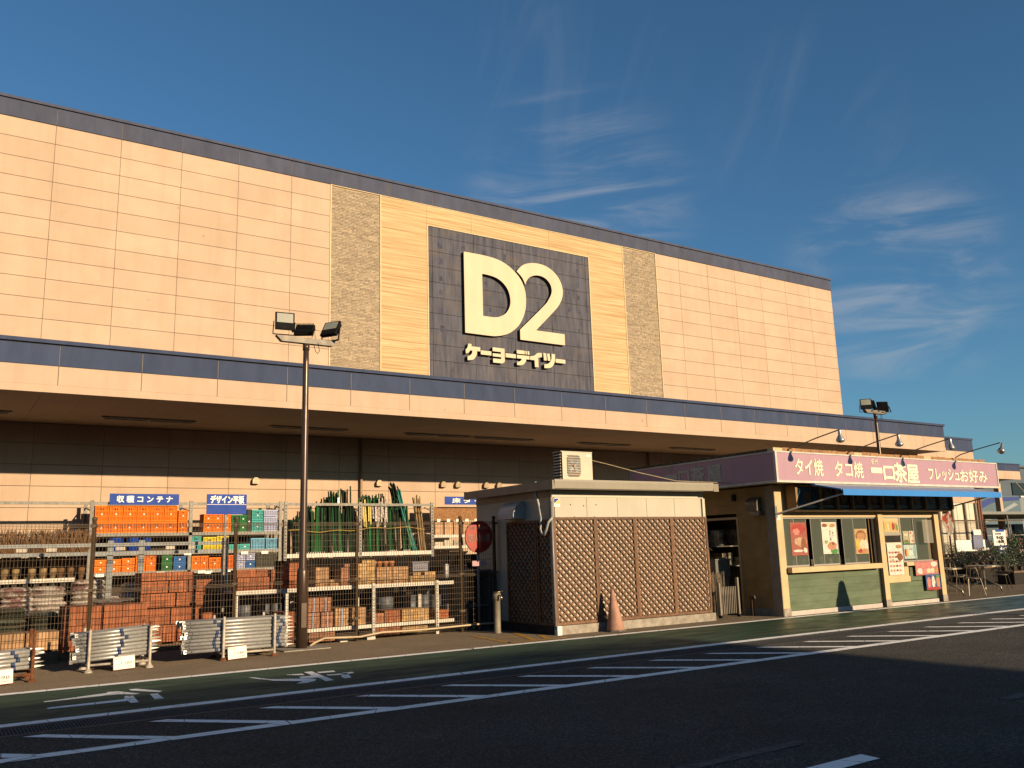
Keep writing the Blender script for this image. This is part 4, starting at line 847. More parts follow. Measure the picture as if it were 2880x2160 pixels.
ORD = ['first', 'second', 'third', 'fourth', 'fifth', 'sixth', 'seventh', 'eighth', 'ninth', 'tenth', 'eleventh', 'twelfth', 'thirteenth', 'fourteenth']
for i in range(13):  # near-black blocks added as the darkness behind the low shelving
    tag(MB().box(4.0+i*.95 if i < 4 else 7.5+(i-4)*.95, 4.9+i*.95 if i < 4 else 8.4+(i-4)*.95, 22.0, 22.8, 0, (1.2 if i < 4 else 1.47)+R.uniform(-.05, .02)).build('shade_block', mat('shade_block_black', (.009, .008, .007), .9, .3, 5, rnd=.3, spec=.1)), ORD[i]+' dark block from the left, put in as the shade behind the low shelving', 'dark block', 'dark blocks standing in for shade')

# steel pipe stakes on stands
m_pipe = mat('galvanised_pipe', (.52, .52, .50), .38, .12, 25, metal=.4, rnd=.12, dirt=.2, dirtcol=(.2, .18, .15)); m_tape = mat('blue_tape', (.03, .06, .16), .6); m_rust = mat('rusty_steel', (.20, .065, .02), .9, .3, 20); m_standw = mat('worn_silver_paint', (.56, .50, .42), .5, .2, 14, dirt=.4, dirtcol=(.25, .09, .03))
def pipe_stack(x0, x1, y0, z0, rows, cols, r, lab, group, slope=.0, bands=(.42,), mess=.0):
    Ln = x1-x0
    b = MB().tube([(0, 0, 0), (Ln-.14, 0, 0)], r, 12); me = b.mesh('pipe_stake', m_pipe, True)
    tip = MB(); tip.v = [(Ln-.14, -r, -r*.6), (Ln-.14, r, -r*.6), (Ln-.14, r, r*.6), (Ln-.14, -r, r*.6), (Ln, -.004, 0), (Ln, .004, 0)]; tip.f = [(0, 1, 5, 4), (1, 2, 5), (2, 3, 4, 5), (3, 0, 4), (3, 2, 1, 0)]
    tm = tip.mesh('tip', mat('zinc_tip', (.66, .64, .60), .4, .1, metal=.5))
    cap = MB().box(-.012, .03, -r*.9, r*.9, -r*.9, r*.9).mesh('socket', m_pipe); hol = MB().tube([(.10, -r*1.02, 0), (.10, -r*.9, 0)], .009, 8).mesh('hole', m_black)
    bd = MB().tube([(0, 0, 0), (.05, 0, 0)], r*1.03, 12).mesh('tape_band', m_tape, True)
    for j in range(rows):
        for i in range(cols):
            if i > 1 and j < rows-2: continue
            ox = R.uniform(-.04, .04)
            o = obj('pipe_stake', me, None, (x0+ox, y0+i*2.05*r+(j % 2)*r*.4, z0+r+j*1.93*r), (R.uniform(-.2, .2), -slope+R.uniform(-mess, mess), R.uniform(-mess, mess)))
            tag(o, (f'front pipe, {ORD0[j]} from the ground, of ' if i == 0 else (f'{ORD0[i]} pipe back in the top layer of ' if j == rows-1 else 'buried pipe in '))+lab, 'pipe', group); obj('tip', tm, o); obj('socket', cap, o)
            if i == 0:
                obj('hole', hol, o)
                for bnd in bands: obj('tape_band', bd, o, (Ln*bnd+ (rows-1-j)*.05*(1 if j > rows-4 else 0), 0, 0))
def stand(x0, x1, y0, y1, h, lab, m, mfoot, tops):
    t = thing('pipe_stand', lab, 'stand', (0, 0, 0))
    for x in (x0, x1):
        for y in (y0, y1):
            p = MB().lathe([(.055, 0), (.05, .02), (.026, .05), (.021, .07), (.021, h), (.015, h+.01)], seg=12).build('post', m, t, (x, y, 0), smooth=True)
            if tops: MB().lathe([(.0215, h-.06), (.0225, h+.012)], seg=10).build('cap', m_rust, p)
            MB().lathe([(.058, 0), (.054, .018), (.03, .045)], seg=12).build('foot', mfoot, p)
    for y in (y0, y1): MB().tube([(x0, y, .1), (x1, y, .1)], .018, 8).build('rail', m, t, smooth=True)
    for x in (x0, x1): MB().tube([(x, y0, .1), (x, y1, .1)], .018, 8).build('rail', m, t, smooth=True)
pipe_stack(3.28, 4.98, 14.12, .13, 9, 8, .027, 'the big stack by the lamp post', 'pipe stakes in the big stack', bands=(.26, .84))
pipe_stack(1.80, 2.94, 14.10, .13, 8, 7, .026, 'the middle stack of shorter pipes', 'pipe stakes in the middle stack', .05, (.5,), .008)
pipe_stack(.35, 1.38, 13.62, .13, 5, 6, .026, 'the small stack at the left edge', 'pipe stakes in the left stack', .04, (.62,), .01)
stand(3.86, 4.65, 14.04, 14.62, .64, 'unpainted steel stand under the big pipe stack', m_standw, m_rust, False)
stand(1.99, 2.80, 14.02, 14.55, .64, 'silver stand with rusty caps under the middle pipe stack', m_standw, m_standw, True)
stand(.55, 1.25, 13.54, 14.04, .64, 'badly rusted stand under the small left pipe stack', m_rust, m_rust, True)
def price(x, y, txt, sub, lab):
    t = thing('price_card', lab, 'price card', (0, 0, 0)); w, h = .29, .185; M = face_front(x, y, .012) @ Matrix.Rotation(math.radians(2.5), 4, 'Z') @ Matrix.Rotation(-.12, 4, 'X')
    def q(b, nm, m): me = b.mesh(nm, m); me.transform(M); return obj(nm, me, t)
    q(MB().box(0, w, 0, h, -.006, 0), 'border', mat('red_card_edge', (.55, .18, .10), .6)); q(MB().box(.006, w-.006, .006, h-.006, .0005, .002), 'card', m_white)
    text(txt, m_ink, w*.5, .042, M @ Matrix.Translation((w*.36, .062, .004)), t, bold=.0, depth=.001); text(sub, m_ink, w*.32, .02, M @ Matrix.Translation((w*.52, .025, .004)), t, depth=.001)
    text('本体', m_ink, .03, .016, M @ Matrix.Translation((w*.2, .06, .004)), t, depth=.001); text('くい丸 パイプ杭', m_ink, .09, .011, M @ Matrix.Translation((.02, .155, .004)), t, depth=.001); text('径48.6 厚2.4mm', m_ink, .1, .011, M @ Matrix.Translation((.02, .138, .004)), t, depth=.001); text('円', m_ink, .014, .014, M @ Matrix.Translation((w*.9, .062, .004)), t, depth=.001)
price(3.91, 13.95, '1,580', '1,738', 'white price card reading 1,580 leaning on the big pipe stack')
price(2.30, 13.92, '1,280', '1,408', 'white price card reading 1,280 before the middle pipe stack')
price(.74, 13.40, '698', '767', 'white price card reading 698 cut by the left edge')
# hose along the fence
hz_ = [(5.55, 14.9, .02), (5.66, 14.93, .07), (5.85, 15.0, .12), (6.2, 15.08, .10), (6.56, 15.1, .085), (7.0, 15.12, .13), (7.5, 15.12, .12), (8.1, 15.12, .12), (8.6, 15.12, .13), (9.1, 15.1, .14), (9.5, 15.0, .14)]
tag(MB().tube(hz_, .019, 8).build('water_pipe', mat('cream_pvc', (.60, .47, .30), .5, .1, 4), smooth=True), 'cream plastic pipe running along the foot of the fence', 'pipe')
cb_ = thing('darkening_cabinet', 'dark open cabinet with a grey frame, added to darken the space between the red disc sign and the cabin', 'cabinet', (8.98, 15.45, 0))
for x in (0, .52): MB().box(x, x+.04, 0, .6, 0, 1.12).build('side_frame', mat('grey_cabinet_frame', (.14, .16, .17), .6), cb_)
for z in (0, .45, 1.12): MB().box(-.02, .58, 0, .62, z, z+.04).build('shelf', MATS['grey_cabinet_frame'], cb_)
MB().box(.041, .519, .5, .52, .041, 1.119).build('back', m_dark, cb_)  # cabinet and its black back added to darken this corner
# debris of boxes under the right fence end
for i, (x, z) in enumerate(((8.95, 1.0), (9.2, 1.05), (8.9, .35), (9.25, .3))):
    tag(MB().box(x-.12, x+.1, 15.9, 16.3, z, z+.16).build('stock_box', mat('mixed_stock', (.24, .25, .26), .6, .5, 10, rnd=.5)), 'small carton of mixed stock behind the red disc sign', 'box', 'small cartons')
tag(MB().lathe([(.05, 0), (.05, .25), (.03, .27)], seg=12).build('white_canister', m_white, loc=(8.62, 15.6, 1.03), smooth=True), 'white canister standing at the right end of the upper shelf', 'canister')

# ================================================================= FIRE TANK SIGN AND STANDPIPE
t = thing('fire_tank_sign', 'round red fire cistern sign on a pole beside the cabin', 'sign', (0, 0, 0))
MB().tube([(9.07, 15.10, 1.81), (9.07, 15.085, 1.81)], .31, 40).build('disc', mat('red_sign_enamel', (.42, .028, .012), .45, .12, 5), t)
MB().tube([(9.07, 15.105, 1.81), (9.07, 15.082, 1.81)], .318, 40, False).build('rim', mat('grey_rim', (.3, .28, .26), .5), t)
m_fade = mat('faded_sign_lettering', (.40, .19, .14), .6)
text('防火水槽', m_fade, .50, .17, face_front(8.82, 15.080, 1.70), t, bold=.005, depth=.001); text('FIRE CISTERN', m_fade, .38, .055, face_front(8.88, 15.08, 1.955), t, bold=.003, depth=.001)
MB().tube([(9.07, 15.14, 0), (9.07, 15.14, 2.0)], .028, 10).build('pole', m_galv, t, smooth=True)
tag(MB().box(8.89, 9.21, 15.06, 15.075, 1.245, 1.345).build('pink_notice', mat('pink_notice', (.55, .33, .38), .6)), 'small faded pink notice plate below the red disc sign', 'notice')
t = thing('water_standpipe', 'grey green standpipe with a brass tap at the cabin corner', 'tap', (9.08, 14.5, 0))
MB().lathe([(.075, 0), (.075, .02), (.065, .03), (.065, .62), (.08, .63), (.08, .72), (.05, .76)], seg=14).build('body', mat('grey_green_metal', (.26, .23, .17), .6), t, smooth=True)
MB().tube([(0, -.06, .7), (.0, -.14, .69), (.02, -.16, .62)], .018, 8).tube([(-.07, -.08, .75), (.09, -.08, .77)], .012, 6).build('tap', mat('brass', (.65, .52, .32), .3, metal=.9), t, smooth=True)

# ================================================================= CABIN
cab = thing('prefab_cabin', 'small beige prefabricated cabin clad in brown lattice screens', 'cabin', (0, 0, 0))
CX0, CX1, CY0, CY1 = 9.60, 13.50, 13.32, 16.05
MB().box(CX0+.03, CX1-.03, CY0+.03, CY1, .16, 2.60).build('core', m_cabin, cab)
def wp(nm, *a): return MB().box(*a).build(nm, m_cabin, cab)
for i in range(5):
    a = CX0+.06+i*.756; wp('wall_panel', a+.004, a+.752, CY0, CY0+.03, .17, 2.48)
for i in range(3): wp('wall_panel', CX0, CX0+.03, CY0+.06+i*.89+.004, CY0+.06+i*.89+.886, .17, 2.48)
m_cc = mat('cabin_cream_frame', (.66, .62, .50), .5, .04)
MB().box(CX0-.005, CX1+.005, CY0-.01, CY0+.03, 2.48, 2.60).build('top_rail', m_cc, cab); MB().box(CX0-.006, CX0+.03, CY0+.031, CY1, 2.48, 2.60).build('top_rail', m_trim, cab)
for x in (CX0, CX1): MB().box(x-.035, x+.035, CY0-.02, CY0+.055, .16, 2.479).build('corner_post', m_trim if x == CX0 else m_cc, cab)
MB().prism([(9.40, 12.98), (13.60, 12.98), (13.60, 16.15), (9.40, 16.15)], 2.66, 2.74).build('roof', m_trim, cab)
MB().prism([(12.95, 2.615), (13.02, 2.60), (13.08, 2.60), (13.08, 2.765), (12.93, 2.775), (12.93, 2.74)], 9.40, 13.45, 0).build('gutter', mat('pale_gutter', (.40, .37, .30), .35, .05), cab)
MB().box(13.451, 13.60, 12.94, 13.08, 2.60, 2.76).build('gutter_cap', m_trim, cab)
MB().box(9.36, 9.399, 12.95, 16.15, 2.60, 2.76).build('fascia', m_trim, cab)
MB().box(CX0, CX1, CY0+.0, CY1, 2.601, 2.659).build('soffit', m_trim, cab)
MB().box(9.56, 13.58, 13.24, 16.0, 0, .155).build('foundation', m_conc, cab); MB().box(9.54, 9.64, 13.2, 13.3, 0, .16).build('corner_block', m_white, cab)
MB().box(9.52, 9.555, 13.3, 16.0, 0, .155).build('plinth', m_dark, cab)
def lattice(W_, H_, nm='lattice_screen', vs=.131, sw=.035):
    """returns list of (name, mesh) in local xz plane, frame + slats"""
    out = []; f_ = .045
    for (a, b_, c_, d_) in ((0, W_, 0, f_), (0, W_, H_-f_, H_), (0, f_, f_, H_-f_), (W_-f_, W_, f_, H_-f_)):
        out.append(('frame_rail', MB().box(a, b_, -.028, .012, c_, d_).mesh('frame_rail', m_lattice)))
    w, h = W_-2*f_, H_-2*f_
    for sgn, y0, y1 in ((-1, -.020, -.008), (1, -.006, .006)):
        # lines x*c + sgn*z*s ... slope steeper than 45
        k = .93  # dz/dx of the slats
        step = vs
        c0 = -w*k if sgn > 0 else 0
        z = -w*k-.0 if sgn > 0 else 0
        z = (-w*k if sgn > 0 else 0)+step*.5
        zend = h if sgn > 0 else h+w*k
        while z < zend:
            # z(x) = z + sgn*k*x
            pts = []
            for x in (0, w):
                zz = z+sgn*k*x
                if 0 <= zz <= h: pts.append((x, zz))
            for zz in (0, h):
                x = (zz-z)/(sgn*k)
                if 0 < x < w: pts.append((x, zz))
            if len(pts) >= 2:
                (xa, za), (xb, zb) = sorted(pts)[0], sorted(pts)[-1]
                if math.hypot(xb-xa, zb-za) > .05:
                    dx, dz = xb-xa, zb-za; Ls = math.hypot(dx, dz); nx_, nz_ = -dz/Ls*sw/2, dx/Ls*sw/2
                    q = [(f_+xa+nx_, f_+za+nz_), (f_+xb+nx_, f_+zb+nz_), (f_+xb-nx_, f_+zb-nz_), (f_+xa-nx_, f_+za-nz_)]
                    out.append(('slat', MB().prism(q, y0, y1, 1).mesh('slat', m_lattice)))
            z += step
    return out
LT = lattice(.985, 1.94); 
for i in range(4):
    p = bpy.data.objects.new('lattice_screen', None); COL.objects.link(p); p.parent = cab; p.location = (9.60+i*.982, CY0-.014, .165)
    for nm, me in LT: obj(nm, me, p)
for i, (y0, w) in enumerate(((13.80, .55), (14.85, 1.03))):
    p = bpy.data.objects.new('lattice_screen', None); COL.objects.link(p); p.parent = cab; p.location = (CX0-.014, y0, .15); p.rotation_euler = (0, 0, -math.pi/2)
    for nm, me in (lattice(w, 1.92)): obj(nm, me, p)
MB().tube([(CX0-.05, CY0-.055, .1), (CX0-.05, CY0-.055, 2.4)], .022, 8).build('downpipe', mat('grey_downpipe', (.30, .30, .32), .4), cab, smooth=True)
# extract hood on the side
hd = []
for i in range(7):
    a = math.pi/2*i/6; hd.append((CX0-.30*math.sin(a), 2.14+.32*math.cos(a)))
MB().prism([(CX0, 2.12)]+[(p[0], p[1]) for p in hd]+[(CX0-.30, 2.12)], 14.2, 14.75, 1).build('extract_hood', mat('pale_blue_grey_hood', (.50, .52, .52), .4), cab)
MB().box(9.64, 9.78, CY0-.006, CY0-.001, 2.30, 2.46).build('sticker', m_white, cab); plate('sticker_mark', [[(9.65, 2.36), (9.77, 2.45), (9.65, 2.45)]], m_blueSign, .002, cab, face_front(0, CY0-.008, 0), smooth=False); plate('sticker_mark', [[(9.66, 2.355), (9.775, 2.355), (9.775, 2.44)]], mat('sticker_yellow', (.7, .55, .1), .6), .002, cab, face_front(0, CY0-.008, 0), smooth=False)
sc_ = MB()
for x, z in ((10.02, 2.33), (10.33, 2.31), (10.63, 2.33), (10.1, 2.1), (10.58, 2.1)): sc_.box(x, x+.018, CY0-.008, CY0, z, z+.018)
stuff(sc_.build('screw_head', m_black, cab))
# air conditioner outdoor unit
ac = thing('air_conditioner', 'cream outdoor air conditioner unit standing on the cabin roof', 'air conditioner', (9.80, 13.25, 2.755))
m_ac = mat('aged_cream_enamel', (.66, .60, .46), .45, .05, 3)
acb = MB().box(.028, .74, .0, .28, .03, .57); acb.build('casing', m_ac, ac); MB().box(-.006, .746, -.006, .286, .572, .585).build('lid', m_ac, ac)
for x in (.08, .6): MB().box(x, x+.1, -.02, .3, 0, .028).build('foot', m_ac, ac)
o8 = [(.17, .10), (.40, .10), (.455, .17), (.455, .46), (.40, .52), (.19, .52), (.135, .46), (.135, .17)]
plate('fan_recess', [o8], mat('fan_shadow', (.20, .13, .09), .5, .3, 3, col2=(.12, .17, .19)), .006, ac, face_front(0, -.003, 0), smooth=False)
fb = MB()
for a in range(4):
    t_ = a*math.pi/2+.4
    fb.quad(*[(.295+r*math.cos(t_+d), -.012-q, .31+r*math.sin(t_+d)) for r, d, q in ((.03, 0, 0), (.13, -.1, 0), (.155, .55, .006), (.03, .9, .004))])
fb.build('fan_blade', mat('fan_blade_blue_grey', (.22, .30, .32), .4), ac, fix=False)
MB().lathe([(.035, 0), (.03, .02)], seg=12).build('fan_hub', mat('hub_tan', (.45, .3, .2), .5), ac, (.295, -.02, .31)).rotation_euler = (math.pi/2, 0, 0)
gr_ = MB()
for i in range(9): z = .135+i*.046; gr_.box(.135, .455, -.03, -.024, z, z+.008)
gr_.build('fan_guard', m_ac, ac); MB().box(.60, .70, -.006, -.001, .49, .53).build('badge', m_white, ac)
for i in range(9): MB().box(.0, .028, .03, .25, .06+i*.056, .085+i*.056).build('louvre', m_ac, ac)
MB().box(.012, .0275, .02, .26, .04, .56).build('coil', m_dark, ac)
tag(MB().tube([(9.45, 13.60, 2.78), (9.42, 13.62, 2.66), (9.46, 13.55, 2.35), (9.47, 13.50, 2.1), (9.46, 13.52, 1.9), (9.46, 13.48, 1.80), (9.46, 13.40, 1.79), (9.46, 13.33, 1.88), (9.48, 13.28, 2.02), (9.55, 13.24, 2.1)], .024, 10).build('refrigerant_hose', mat('grey_hose_wrap', (.46, .46, .44), .5, .1, 20), smooth=True), 'grey wrapped hose looping down the left side of the cabin', 'hose')
tag(MB().tube([(10.54, 13.4, 3.22), (11.2, 13.5, 3.14), (12.0, 13.6, 3.02), (13.0, 13.55, 2.86), (14.6, 13.5, 2.84)], .008, 5).build('overhead_cable', mat('beige_cable', (.45, .36, .22), .6)), 'thin beige cable sagging from the air conditioner to the kiosk', 'cable')
# traffic cone
tcn = thing('traffic_cone', 'faded pink traffic cone leaning before the lattice screen', 'traffic cone', (10.72, 13.0, 0))
tcn.rotation_euler = (math.radians(-3), math.radians(-1), 0)
MB().lathe([(.17, .02), (.165, .05), (.03, .74), (.018, .76)], seg=24).build('cone', mat('faded_cone_pink', (.50, .27, .19), .7, .18, 5, dirt=.3, dirtcol=(.6, .45, .38)), tcn, smooth=True)
MB().prism([(.2*math.cos(a*math.pi/4+.39), .2*math.sin(a*math.pi/4+.39)) for a in range(8)], 0, .025).build('base', mat('grey_rubber', (.16, .15, .15), .8), tcn)

# ================================================================= SNACK KIOSK
ki = thing('snack_kiosk', 'small snack kiosk with green panels and cream posts under a purple sign', 'kiosk', (0, 0, 0))
KY = 12.75
def kb(nm, m, *a, p=None): return MB().box(*a).build(nm, m, p or ki)
for nm, x0, x1 in (('post', 15.08, 15.28), ('post', 18.62, 18.80), ('post', 20.91, 21.09)): kb(nm, m_kcream, x0, x1, KY, KY+.2, .16, 2.74); kb('post_base', m_conc, x0-.01, x1+.01, KY-.01, KY+.2, 0, .159)
kb('corner_return', mat('shaded_cream_corner', (.42, .34, .25), .7), 15.06, 15.079, KY+.0, KY+.25, 0, 2.74)  # darker cream paints in the shade on the post's left face
# left wall in boards, doorway open at y 13.90..14.85
for i in range(14):
    z0 = .16+i*.185; z1 = z0+.183
    if z0 > 2.7: break
    kb('siding_board', m_ksiding, 15.09, 15.115, 12.99, 13.88, z0, min(z1, 2.74))
    if z0 < 2.08: kb('siding_board', m_ksiding, 15.09, 15.115, 14.88, 16.7, z0, z1)
    else: kb('siding_board', m_ksiding, 15.09, 15.115, 13.881, 16.7, z0, min(z1, 2.74))
kb('wall', m_ksiding, 15.12, 15.16, 12.97, 13.88, 0, 2.74); kb('wall', m_ksiding, 15.12, 15.16, 14.88, 16.7, 0, 2.74); kb('plinth', m_conc, 15.085, 15.119, 12.97, 13.88, 0, .155)
kb('door_frame', m_kcream, 15.08, 15.17, 13.84, 13.89, 0, 2.12); kb('door_frame', m_kcream, 15.08, 15.17, 14.87, 14.92, 0, 2.12); kb('door_frame', m_kcream, 15.08, 15.17, 13.89, 14.87, 2.07, 2.12)
m_in = mat('kiosk_interior', (.34, .30, .22), .8, .1, 3)
kb('wall', m_in, 15.2, 23, 16.6, 16.7, 0, 2.74); kb('wall', m_in, 21.0, 21.08, 12.96, 16.6, 0, 2.74); kb('ceiling', m_in, 15.17, 21.0, 12.97, 16.6, 2.66, 2.74); kb('floor', m_conc, 15.17, 21.0, 12.97, 16.6, 0, .05)
kb('partition', m_in, 16.3, 16.34, 13.6, 16.6, 0, 2.6)
# roof, sign box
kb('roof', mat('roof_membrane', (.20, .17, .12), .9), 14.60, 22.6, 12.30, 16.8, 2.90, 3.40); kb('soffit', m_kcream, 14.60, 23.0, 12.30, 12.97, 2.775, 2.895)
kb('soffit', m_kcream, 14.60, 15.08, 12.971, 16.8, 2.775, 2.895); kb('header', m_kcream, 15.16, 21.1, 12.80, 12.96, 2.06, 2.77)
b = MB()
for i in range(27):
    x = 14.55+i*.3; kb('coping_board', m_wood if i % 9 else m_kcream, x, x+.29, 12.24, 12.40, 3.415, 3.485+R.uniform(-.01, .01))
kb('coping_board', mat('mossy_timber', (.16, .11, .05), .9, .3, 9), 14.54, 14.64, 12.42, 16.8, 3.42, 3.47)
ks = thing('kiosk_sign', 'long purple light box sign wrapping two sides of the snack kiosk', 'sign')
MB().box(14.58, 23.06, 12.2, 12.29, 2.80, 3.38).build('front_panel', m_purple, ks); MB().box(14.54, 14.578, 12.24, 16.74, 2.80, 3.38).build('side_panel', m_purple, ks)
m_fr = mat('white_aluminium', (.72, .70, .64), .4)
for a in ((14.525, 23.1, 12.185, 12.30, 2.755, 2.80), (14.525, 23.1, 12.185, 12.30, 3.38, 3.41), (14.525, 14.58, 12.18, 12.238, 2.8, 3.38), (23.06, 23.1, 12.185, 12.30, 2.8, 3.38), (14.525, 14.579, 12.301, 16.76, 2.755, 2.80), (14.525, 14.579, 12.301, 16.76, 3.38, 3.41), (14.525, 14.579, 16.741, 16.76, 2.8, 3.38)): MB().box(*a).build('frame_rail', m_fr, ks)
kb('plain_back', m_white, 22.61, 23.05, 12.3, 12.34, 2.8, 3.38, p=ks)
fy = 12.197
def st(txt, x0, x1, z0, z1, bold=.007): text(txt, m_signtext, x1-x0, z1-z0, face_front(x0, fy-.003, z0), ks, bold=bold)
st('タイ焼', 15.14, 16.04, 2.91, 3.27); st('タコ焼', 16.44, 17.44, 2.90, 3.25); st('名代', 17.77, 18.03, 3.22, 3.345, .0)
st('一', 17.74, 18.14, 3.03, 3.13, .018); st('口', 18.20, 18.60, 2.88, 3.18, .018); st('茶', 18.62, 19.08, 2.83, 3.27, .018); st('屋', 19.10, 19.56, 2.82, 3.24, .018)
st('フレッシュ', 19.98, 21.30, 2.90, 3.19); st('お好み', 21.33, 22.56, 2.88, 3.19)
def stl(txt, y0, y1, z0, z1, bold=.006): text(txt, mat('sign_letter_grey', (.55, .56, .50), .6), y0-y1, z1-z0, face_left(14.534, y0, z0), ks, bold=bold)
stl('名代', 15.48, 15.20, 3.22, 3.37, 0); stl('一', 15.52, 15.12, 3.07, 3.16, .018); stl('口', 15.06, 14.72, 2.94, 3.22, .018); stl('茶', 14.66, 14.24, 2.92, 3.28, .018); stl('屋', 14.14, 13.72, 2.88, 3.26, .018)
# four sign lamps
for i, (x, hx) in enumerate(((15.31, 0), (17.31, 0), (19.28, 0), (21.37, .06))):
    t = thing('sign_lamp', ('first', 'second', 'third', 'rightmost')[i]+' silver reflector lamp from the left, on a long arm above the purple sign', 'lamp', (x, 12.32, 3.44), group='lamps above the purple sign')
    MB().tube([(0, 0, 0), (0, -.05, .06), (0, -.18, .12), (hx*.4, -.6, .21), (hx, -1.17, .31)], .013, 8).build('arm', mat('grey_brown_arm', (.20, .15, .12), .5), t)
    h = MB().lathe([(.028, .17), (.032, .15), (.036, .06), (.085, -.03), (.088, -.055), (.07, -.085), (.02, -.10)], seg=16).build('reflector', mat('silver_lamp', (.55, .55, .53), .3, .05, metal=.7), t, (hx, -1.17, .14), smooth=True)
    if hx: h.rotation_euler = (0, .5, 0)
    MB().box(-.03, .03, -.03, .03, -.04, .0).build('bracket', m_galv, t)
# awning
aw = thing('awning', 'open blue awning with a deep valance below the purple sign', 'awning')
m_aw = mat('blue_awning_cloth', (.02, .26, .78), .6, .05, 3); 
b = MB(); b.quad((15.76, 12.26, 2.74), (21.88, 12.26, 2.74), (21.80, 11.50, 2.58), (15.70, 11.50, 2.58)); b.quad((15.76, 12.26, 2.734), (21.88, 12.26, 2.734), (21.80, 11.50, 2.574), (15.70, 11.50, 2.574)); b.build('canopy', mat('awning_sunlit_cloth', (.30, .38, .62), .7, .05, 3), aw, fix=False)  # top in paler blue: sun and sky sheen put into the colour
MB().box(15.70, 21.80, 11.485, 11.50, 2.455, 2.582).build('valance', m_aw, aw); b = MB(); b.prism([(12.26, 2.72), (12.26, 2.745), (11.501, 2.585), (11.501, 2.56)], 15.66, 15.695, 0).build('side_rail', m_aw, aw)
MB().tube([(15.0, 12.7, 2.12), (15.85, 11.58, 2.50)], .018, 8).build('arm', m_alu, aw); MB().tube([(21.35, 12.7, 2.26), (21.5, 11.58, 2.50)], .018, 8).build('arm', m_alu, aw)
MB().tube([(15.72, 12.2, 2.72), (21.86, 12.2, 2.72)], .03, 8).build('roller', m_alu, aw)
# menu board
mn = thing('menu_board', 'row of dark lit-less menu pictures in a wooden box under the awning', 'menu board')
m_mwood = mat('menu_box_wood', (.34, .20, .075), .6, .1, 4)
MB().box(15.42, 21.33, 12.50, 12.74, 2.18, 2.22).build('bottom_rail', m_mwood, mn); MB().box(15.42, 21.33, 12.50, 12.74, 2.70, 2.74).build('top_rail', m_mwood, mn); MB().box(15.43, 21.32, 12.70, 12.74, 2.22, 2.70).build('back', m_mwood, mn)
edges = [15.44, 16.25, 16.83, 17.37, 17.96, 18.48, 19.06, 19.62, 20.19, 20.80, 21.32]
for x in edges: MB().box(x-.03, x+.03, 12.46, 12.70, 2.221, 2.699).build('divider', m_mwood, mn)
pics = [(.03, .10, .16), (.08, .05, .03), (.05, .03, .025), (.06, .04, .05), (.12, .05, .03), (.05, .07, .10), (.04, .03, .08), (.09, .06, .03), (.05, .08, .08), (.12, .05, .04)]
for i, (a, b_) in enumerate(zip(edges, edges[1:])):
    c_ = pics[i]; p = MB().box(a+.04, b_-.04, 12.52, 12.54, 2.24, 2.69).build('menu_picture', mat('menu_picture_%s' % 'abcdefghij'[i], c_, .25, .3, 9, col2=tuple(v*.35 for v in c_), lo=.42, hi=.6), mn)
    MB().box(a+.10, b_-.10, 12.517, 12.5195, 2.26, 2.31).build('caption', mat('menu_caption', (.14, .20, .20), .5), p); MB().lathe([(.0, 0), (.10, .001), (.13, .004)], seg=16).build('dish', mat('menu_dish', (.16, .09, .05), .5, .3, 20), p, ((a+b_)/2, 12.516, 2.48)).rotation_euler = (math.pi/2, 0, 0)
# fronts
kb('sill', m_kcream, 15.282, 18.46, 12.62, 12.86, .89, 1.0)
for i in range(5):
    z0 = .10+i*.158; z1 = z0+.155
    for a, b_ in ((15.29, 17.20), (17.205, 18.50)): kb('siding_board', m_kgreen, a, b_, 12.80, 12.83, z0, min(z1, .889))
    if z0 < .50: kb('siding_board', m_kgreen, 18.84, 20.74, 12.80, 12.83, z0, min(z1, .53))
    elif z0 < .86: kb('siding_board', m_kgreen, 19.72, 20.74, 12.80, 12.83, z0-.03, z1-.03)
kb('base_board', mat('white_base_board', (.62, .56, .52), .7, .1, 4, dirt=.3, dirtcol=(.3, .24, .18)), 15.30, 18.47, 12.76, 12.80, 0, .095); kb('base_board', MATS['white_base_board'], 18.82, 20.74, 12.76, 12.80, 0, .085)
kb('core_wall', m_dark, 15.29, 20.9, 12.835, 12.88, 0, .888)
kb('door_jamb', m_dark, 18.50, 18.615, 12.86, 12.9, 0, 2.05); kb('door_jamb', m_mwood, 18.47, 18.61, 12.91, 12.95, 0, 2.05); kb('door_jamb', m_mwood, 20.76, 20.90, 12.91, 12.95, 0, 2.05)
# window band left
kb('window_track', m_alu, 15.285, 18.60, 12.83, 12.87, 2.03, 2.06)
m_gl = glass('kiosk_glass', (.10, .12, .10), .04, .42)
for i, (a, b_) in enumerate(((15.32, 15.74), (15.70, 16.17), (16.29, 16.68), (16.64, 17.23), (17.38, 17.80), (17.78, 18.32))):
    p = kb('window', m_alu, a, b_, 12.85+.02*(i % 2), 12.864+.02*(i % 2), 1.002, 1.035); MB().box(a+.005, b_-.005, 12.852+.02*(i % 2), 12.858+.02*(i % 2), 1.036, 2.028).build('pane', m_gl, p)
    for x in (a, b_-.012): MB().box(x, x+.012, 12.85+.02*(i % 2), 12.862+.02*(i % 2), 1.036, 2.028).build('stile', m_alu, p)
for i in range(3):
    MB().tube([(15.95+i*.95, 13.3, 2.0), (15.95+i*.95, 13.3, 2.3)], .05, 8).build('interior_lamp_shade', m_dark, ki)
kb('counter', mat('steel_counter', (.35, .36, .36), .3, metal=.7), 15.4, 18.5, 12.95, 13.5, .92, .98)
for i in range(9): kb('counter_jar', mat('jar_mix', (.3, .26, .18), .4, .5, 8, rnd=.5), 15.6+i*.31, 15.72+i*.31, 13.1, 13.22, .981, 1.08+R.uniform(0, .14))
